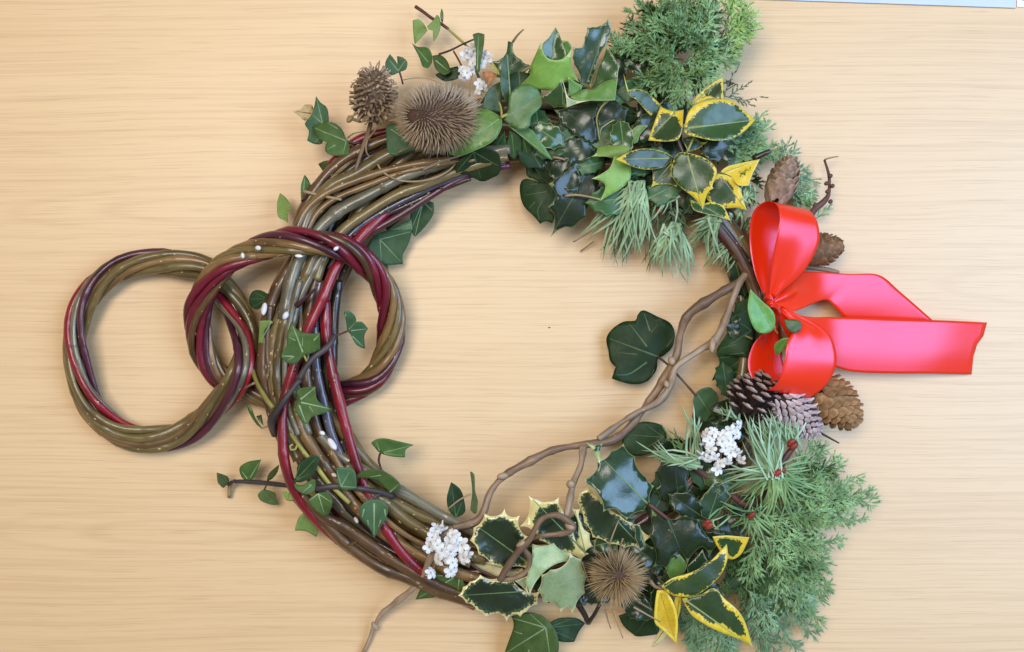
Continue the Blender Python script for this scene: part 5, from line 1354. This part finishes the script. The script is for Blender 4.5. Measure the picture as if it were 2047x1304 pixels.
conifer(t, G6, [((720,420),(860,380),96,92),((640,450),(560,560),92,88),((600,300),(260,330),84,76),((640,260),(420,20),92,86),((720,240),(820,-40),96,92),((700,330),(600,200),100,98),((680,460),(760,560),96,90),((600,480),(450,420),90,86),((640,380),(760,420),104,104),((740,300),(960,300),98,94)], JUN_SHADE, 122, 50, nm='shade_coloured_foliage')
conifer(t, G6, [((700,420),(640,560),128,130),((680,400),(800,420),128,128),((700,360),(720,200),128,126),((640,330),(480,270),126,122),((600,240),(540,20),124,120),((740,260),(820,40),122,118),((660,420),(520,480),130,128)], JUN, 123, 40)
rc = random.Random(77); ctr = []
for i in range(16):
    an = i * 2.4; rr = 30 + 9 * i ** .9
    cx_, cy_ = 690 + rr * math.cos(an) * 1.1, 350 + rr * math.sin(an) * .8
    ctr.append(((cx_, cy_), (cx_ + rc.uniform(40, 90) * math.cos(an), cy_ + rc.uniform(40, 90) * math.sin(an)), 96, 146))
conifer(t, G6, ctr, JUN, 124, 34, 4)
t = thing('conifer_sprig', (1450, 60, 70), "light green conifer spray in the upper corner of the wreath", "conifer")
rod('stem', RZ(G6([(860,300),(940,220),(980,120)]), (90, 100)), 4, M['lime'], t, r1=3, seed=46)
conifer(t, G6, [((900,260),(1120,90),110,108),((900,260),(1125,190),108,104),((880,280),(1080,240),104,98),((920,220),(1080,10),112,112),((920,200),(1010,-60),112,112),((940,160),(1110,-40),110,110),
                ((900,300),(1000,330),100,92),((980,120),(1130,150),112,110),((960,100),(940,-60),114,112),((930,200),(1050,120),118,116)], JUNL, 23, 36)
t = thing('conifer_sprig', (1500, 200, 50), "sparse brownish conifer twig right of the gold edged holly", "conifer")
conifer(t, G6, [((920,600),(1010,430),70,64),((930,600),(1150,590),66,60),((960,590),(1060,530),64,60),((985,600),(1075,640),62,58),((1000,530),(945,520),66,64)], needle_mat('conifer_sparse', S(120,120,84), S(90,96,66)), 24, 12, 3, 5.0, 'twig', 12.0)
t = thing('conifer_sprig', (1480, 320, 60), "soft pale conifer spray behind the larch cone", "conifer")
conifer(t, G6, [((820,950),(1150,690),70,56),((840,960),(1160,790),66,52),((850,980),(1215,800),60,46),((860,1000),(1210,900),56,42),((900,1000),(1290,960),52,40),((880,900),(1030,880),84,70),
                ((900,1020),(1200,1000),62,54),((840,900),(960,890),94,88),((860,930),(1100,840),84,72),((980,980),(1150,890),70,62)], JUN, 25, 42)
conifer(t, G6, [((1300,1150),(1420,1060),40,34),((1330,1180),(1480,1120),36,30),((1330,1190),(1450,1220),36,30),((1240,1000),(1320,890),40,36),((1350,1200),(1420,1240),34,28),((820,900),(920,930),80,76),((900,960),(1000,1020),72,66)], JUNB, 26, 34)
conifer(t, F8, [((830,640),(840,545),34,32),((890,700),(990,640),30,26),((640,560),(800,480),46,40),((640,540),(730,420),46,40)], JUN, 27, 20)
low = [((640,700),(1180,610),104,60),((640,700),(1110,690),100,56),((680,640),(1150,520),104,60),((700,600),(1090,440),100,64),((720,540),(1020,400),100,70),((740,480),(930,330),96,72),
       ((660,760),(1010,740),100,60),((660,800),(960,880),96,54),((640,820),(940,920),90,48),((640,860),(950,1010),88,40),((640,900),(930,1060),84,36),((620,940),(915,1180),80,34),
       ((700,560),(960,520),122,104),((720,600),(980,600),120,100),((700,660),(930,680),118,96),((660,720),(900,800),114,90),((800,500),(900,450),112,100),((640,640),(780,720),126,118),
       ((640,740),(760,860),116,104),((600,760),(620,900),112,104),((560,820),(560,960),106,100),((640,820),(820,960),106,84)]
t = thing('conifer_sprig', (1560, 1080, 60), "big feathery green conifer sprig at the lower corner of the wreath", "conifer")
rod('stem', RZ(G10([(600,640),(640,760),(620,900),(560,1040)]), (84, 60)), 6, M['dark'], t, r1=4, seed=48)
conifer(t, G10, low, JUN, 28, 50)
conifer(t, G10, [((620,760),(880,700),84,70),((600,820),(860,860),80,64),((600,860),(800,1000),74,54),((560,900),(720,1080),70,50),((700,520),(900,560),90,76),((540,860),(600,1040),76,60),((620,700),(780,780),90,84),((480,880),(520,1000),84,76),((520,880),(660,980),84,76)], JUN_SHADE, 29, 52, nm='shade_coloured_foliage')  # inner fronds coloured darker to stand for the tuft's shaded depth
conifer(t, G10, [((560,700),(760,640),86,80),((700,620),(1000,620),80,66),((640,820),(900,940),72,52),((600,900),(820,1120),66,44),((560,960),(680,1160),62,46),((480,800),(540,920),86,80),((780,460),(960,460),86,74),((640,660),(860,760),90,80),((540,760),(700,880),88,80)], JUN_SHADE, 129, 54, nm='shade_coloured_foliage')
t = thing('conifer_sprig', (1480, 1250, 30), "blue green conifer spray along the bottom edge", "conifer")
conifer(t, G10, [((600,960),(870,1240),70,24),((580,980),(820,1320),66,20),((560,1000),(720,1330),62,18),((540,1020),(620,1340),58,18),((480,1060),(500,1340),54,18),((420,1080),(400,1340),50,18),((360,1080),(300,1290),46,18),((320,1060),(250,1180),44,20),
                 ((300,1100),(340,1320),40,16),((600,940),(900,1150),74,34),((560,960),(760,1180),80,50),((540,980),(660,1200),78,50),((440,1100),(450,1280),50,26),((640,920),(860,1060),80,52),((230,1060),(260,1150),50,30)], JUNB, 30, 50)
# sprays with shade put into their green that fill the gap below the gold edged holly
t = thing('conifer_sprig', (1420, 420, 40), "shade coloured conifer foliage beneath the gold edged holly", "conifer")
conifer(t, G6, [((700,820),(1000,880),80,64),((700,860),(960,960),74,60),((500,700),(380,820),84,70),((700,780),(860,820),90,80),((560,820),(420,900),80,66),((880,1060),(1150,1120),60,50),((900,1100),(1100,1250),56,44)], JUN_SHADE, 31, 44)
# ------------------------------------------------------------------ red satin bow
def band(name, e1, e2, parent, n=60, m=12, pleat=0, npl=3, bulge=0, label=None, endcut=None):
    """loft between two edge polylines given as photo pixel + height"""
    a = catmull(np.array([Q(*p) for p in e1]), n); b = catmull(np.array([Q(*p) for p in e2]), n)
    V = []; UV = []
    d = np.concatenate([[0], np.cumsum(np.linalg.norm(np.diff((a + b) / 2, axis=0), axis=1))])
    for i in range(n):
        f = i / (n - 1)
        tg = (a + b)[min(i+1, n-1)] - (a + b)[max(i-1, 0)]; tg /= np.linalg.norm(tg) + 1e-9
        wv = b[i] - a[i]; nn = np.cross(tg, wv); nn /= np.linalg.norm(nn) + 1e-9
        if callable(pleat): pl = pleat(f)
        else: pl = pleat
        for j in range(m + 1):
            g = j / m
            p = a[i] * (1 - g) + b[i] * g
            p = p + nn * (pl * math.sin(g * math.pi * 2 * npl + .6) + bulge * math.sin(math.pi * g))
            if endcut is not None and i == n - 1: p = p + endcut(g)
            V.append(p); UV.append((d[i] / 200, g))
    Fs = [(i*(m+1)+j, (i+1)*(m+1)+j, (i+1)*(m+1)+j+1, i*(m+1)+j+1) for i in range(n-1) for j in range(m)]
    o = mesh_obj(name, np.array(V), Fs, [SATIN], parent, uv=UV)
    md = o.modifiers.new("thickness", 'SOLIDIFY'); md.thickness = .35 * PX; md.offset = 0
    if label: o["label"] = label
    return o

bow = thing('ribbon_bow', (1540, 610, 60), "shiny red satin ribbon bow with two loops and two tails", "ribbon")
band('tail', [(1548, 598, 128), (1572, 566, 118), (1594, 546, 96), (1640, 544, 62), (1700, 548, 48), (1757, 550, 40), (1800, 584, 32), (1864, 640, 18), (1905, 678, 8)],
     [(1548, 612, 128), (1578, 622, 112), (1600, 618, 92), (1628, 606, 66), (1652, 600, 52), (1668, 614, 46), (1684, 632, 38), (1720, 664, 22), (1770, 706, 8)], bow, 70, 16,
     pleat=lambda f: 9 * max(0, 1 - f * 2.6) ** 1.2 * min(1, f * 9), npl=1.6, label="upper ribbon tail turning beneath the lower one")
def cut(g):
    pts = [(0, 0), (.12, -4), (.25, -8), (.4, -20), (.5, -27), (.6, -28), (1, -31)]
    for (a0, v0), (a1, v1) in zip(pts, pts[1:]):
        if g <= a1: x = v0 + (v1 - v0) * (g - a0) / (a1 - a0); break
    return np.array([x + 31 * g, 0, 0])
band('tail', [(1562, 612, 126), (1592, 628, 122), (1622, 634, 88), (1660, 634, 62), (1720, 635, 50), (1800, 638, 44), (1890, 641, 34), (1973, 645, 12)],
     [(1556, 640, 120), (1580, 680, 104), (1620, 712, 82), (1668, 733, 58), (1710, 744, 48), (1790, 747, 42), (1860, 747, 32), (1942, 749, 8)], bow, 70, 20, bulge=-5, endcut=cut, label="lower ribbon tail with a ragged cut end")
band('loop', [(1530, 596, 124), (1509, 545, 108), (1498, 482, 100), (1504, 428, 112), (1528, 404, 140), (1551, 408, 174), (1559, 436, 186), (1553, 472, 184), (1542, 530, 162), (1536, 594, 140)],
     [(1545, 596, 124), (1562, 540, 92), (1590, 480, 76), (1602, 436, 90), (1610, 419, 118), (1622, 424, 146), (1635, 448, 160), (1636, 490, 158), (1602, 550, 150), (1549, 594, 136)], bow, 80, 14,
     pleat=lambda f: 3.5 * max(0, 1 - 4 * min(f, 1 - f)), npl=1.5, label="upper ribbon loop")
band('loop', [(1546, 616, 124), (1528, 660, 112), (1504, 692, 104), (1495, 732, 104), (1510, 768, 116), (1534, 780, 146), (1556, 762, 168), (1567, 726, 176), (1573, 688, 176), (1586, 652, 164), (1558, 618, 140)],
     [(1556, 618, 124), (1556, 650, 96), (1560, 700, 84), (1574, 752, 80), (1594, 785, 96), (1618, 795, 126), (1650, 772, 146), (1670, 736, 156), (1670, 700, 158), (1648, 660, 152), (1562, 612, 138)], bow, 80, 14,
     pleat=lambda f: 3.0 * max(0, 1 - 4 * min(f, 1 - f)), npl=1.5, label="lower ribbon loop")
band('knot', [(1524, 590, 128), (1530, 586, 146), (1540, 590, 154), (1548, 600, 152), (1552, 612, 138), (1550, 622, 124)],
     [(1534, 632, 124), (1536, 622, 142), (1540, 616, 152), (1546, 614, 152), (1556, 622, 138), (1560, 636, 122)], bow, 30, 12, pleat=2.2, npl=2.5)
# ------------------------------------------------------------------ shaded leaves lower in the wreath
def holly_outline(b, t, w, n, rng):
    b = np.array(b, float); t = np.array(t, float); ax = t - b; L = np.linalg.norm(ax); ax /= L; pr = np.array([ax[1], -ax[0]])
    pts = [b]
    for sg in (1, -1):
        rowp = []
        for i in range(n):
            s = (i + .8) / (n + .6)
            rowp.append(b + ax * L * s + pr * sg * w * .5 * (math.sin(math.pi * s ** .85) ** .6) * rng.uniform(.9, 1.15))
        if sg == 1: pts += rowp + [t]
        else: pts += rowp[::-1]
    return spiny(np.array(pts), .15)

def filler(name, label, centres, seed, mats, zr, size=(75, 115)):
    rng = random.Random(seed)
    (cx, cy) = centres[0]
    t = thing(name, (cx, cy, 50), label, "holly")
    for (x, y) in centres:
        a = rng.uniform(0, 6.28); L = rng.uniform(*size)
        b = (x - math.cos(a) * L / 2, y - math.sin(a) * L / 2); e = (x + math.cos(a) * L / 2, y + math.sin(a) * L / 2)
        m = mats[rng.randrange(len(mats))]
        z = rng.uniform(*zr)
        leaf(t, holly_outline(b, e, L * rng.uniform(.5, .62), rng.choice((4, 5)), rng), b, e, m, z=z, dz=rng.uniform(-16, 16), fold=rng.uniform(0, .2), bow=6, wave=5, veins=[(b, e)], vw=1.4)
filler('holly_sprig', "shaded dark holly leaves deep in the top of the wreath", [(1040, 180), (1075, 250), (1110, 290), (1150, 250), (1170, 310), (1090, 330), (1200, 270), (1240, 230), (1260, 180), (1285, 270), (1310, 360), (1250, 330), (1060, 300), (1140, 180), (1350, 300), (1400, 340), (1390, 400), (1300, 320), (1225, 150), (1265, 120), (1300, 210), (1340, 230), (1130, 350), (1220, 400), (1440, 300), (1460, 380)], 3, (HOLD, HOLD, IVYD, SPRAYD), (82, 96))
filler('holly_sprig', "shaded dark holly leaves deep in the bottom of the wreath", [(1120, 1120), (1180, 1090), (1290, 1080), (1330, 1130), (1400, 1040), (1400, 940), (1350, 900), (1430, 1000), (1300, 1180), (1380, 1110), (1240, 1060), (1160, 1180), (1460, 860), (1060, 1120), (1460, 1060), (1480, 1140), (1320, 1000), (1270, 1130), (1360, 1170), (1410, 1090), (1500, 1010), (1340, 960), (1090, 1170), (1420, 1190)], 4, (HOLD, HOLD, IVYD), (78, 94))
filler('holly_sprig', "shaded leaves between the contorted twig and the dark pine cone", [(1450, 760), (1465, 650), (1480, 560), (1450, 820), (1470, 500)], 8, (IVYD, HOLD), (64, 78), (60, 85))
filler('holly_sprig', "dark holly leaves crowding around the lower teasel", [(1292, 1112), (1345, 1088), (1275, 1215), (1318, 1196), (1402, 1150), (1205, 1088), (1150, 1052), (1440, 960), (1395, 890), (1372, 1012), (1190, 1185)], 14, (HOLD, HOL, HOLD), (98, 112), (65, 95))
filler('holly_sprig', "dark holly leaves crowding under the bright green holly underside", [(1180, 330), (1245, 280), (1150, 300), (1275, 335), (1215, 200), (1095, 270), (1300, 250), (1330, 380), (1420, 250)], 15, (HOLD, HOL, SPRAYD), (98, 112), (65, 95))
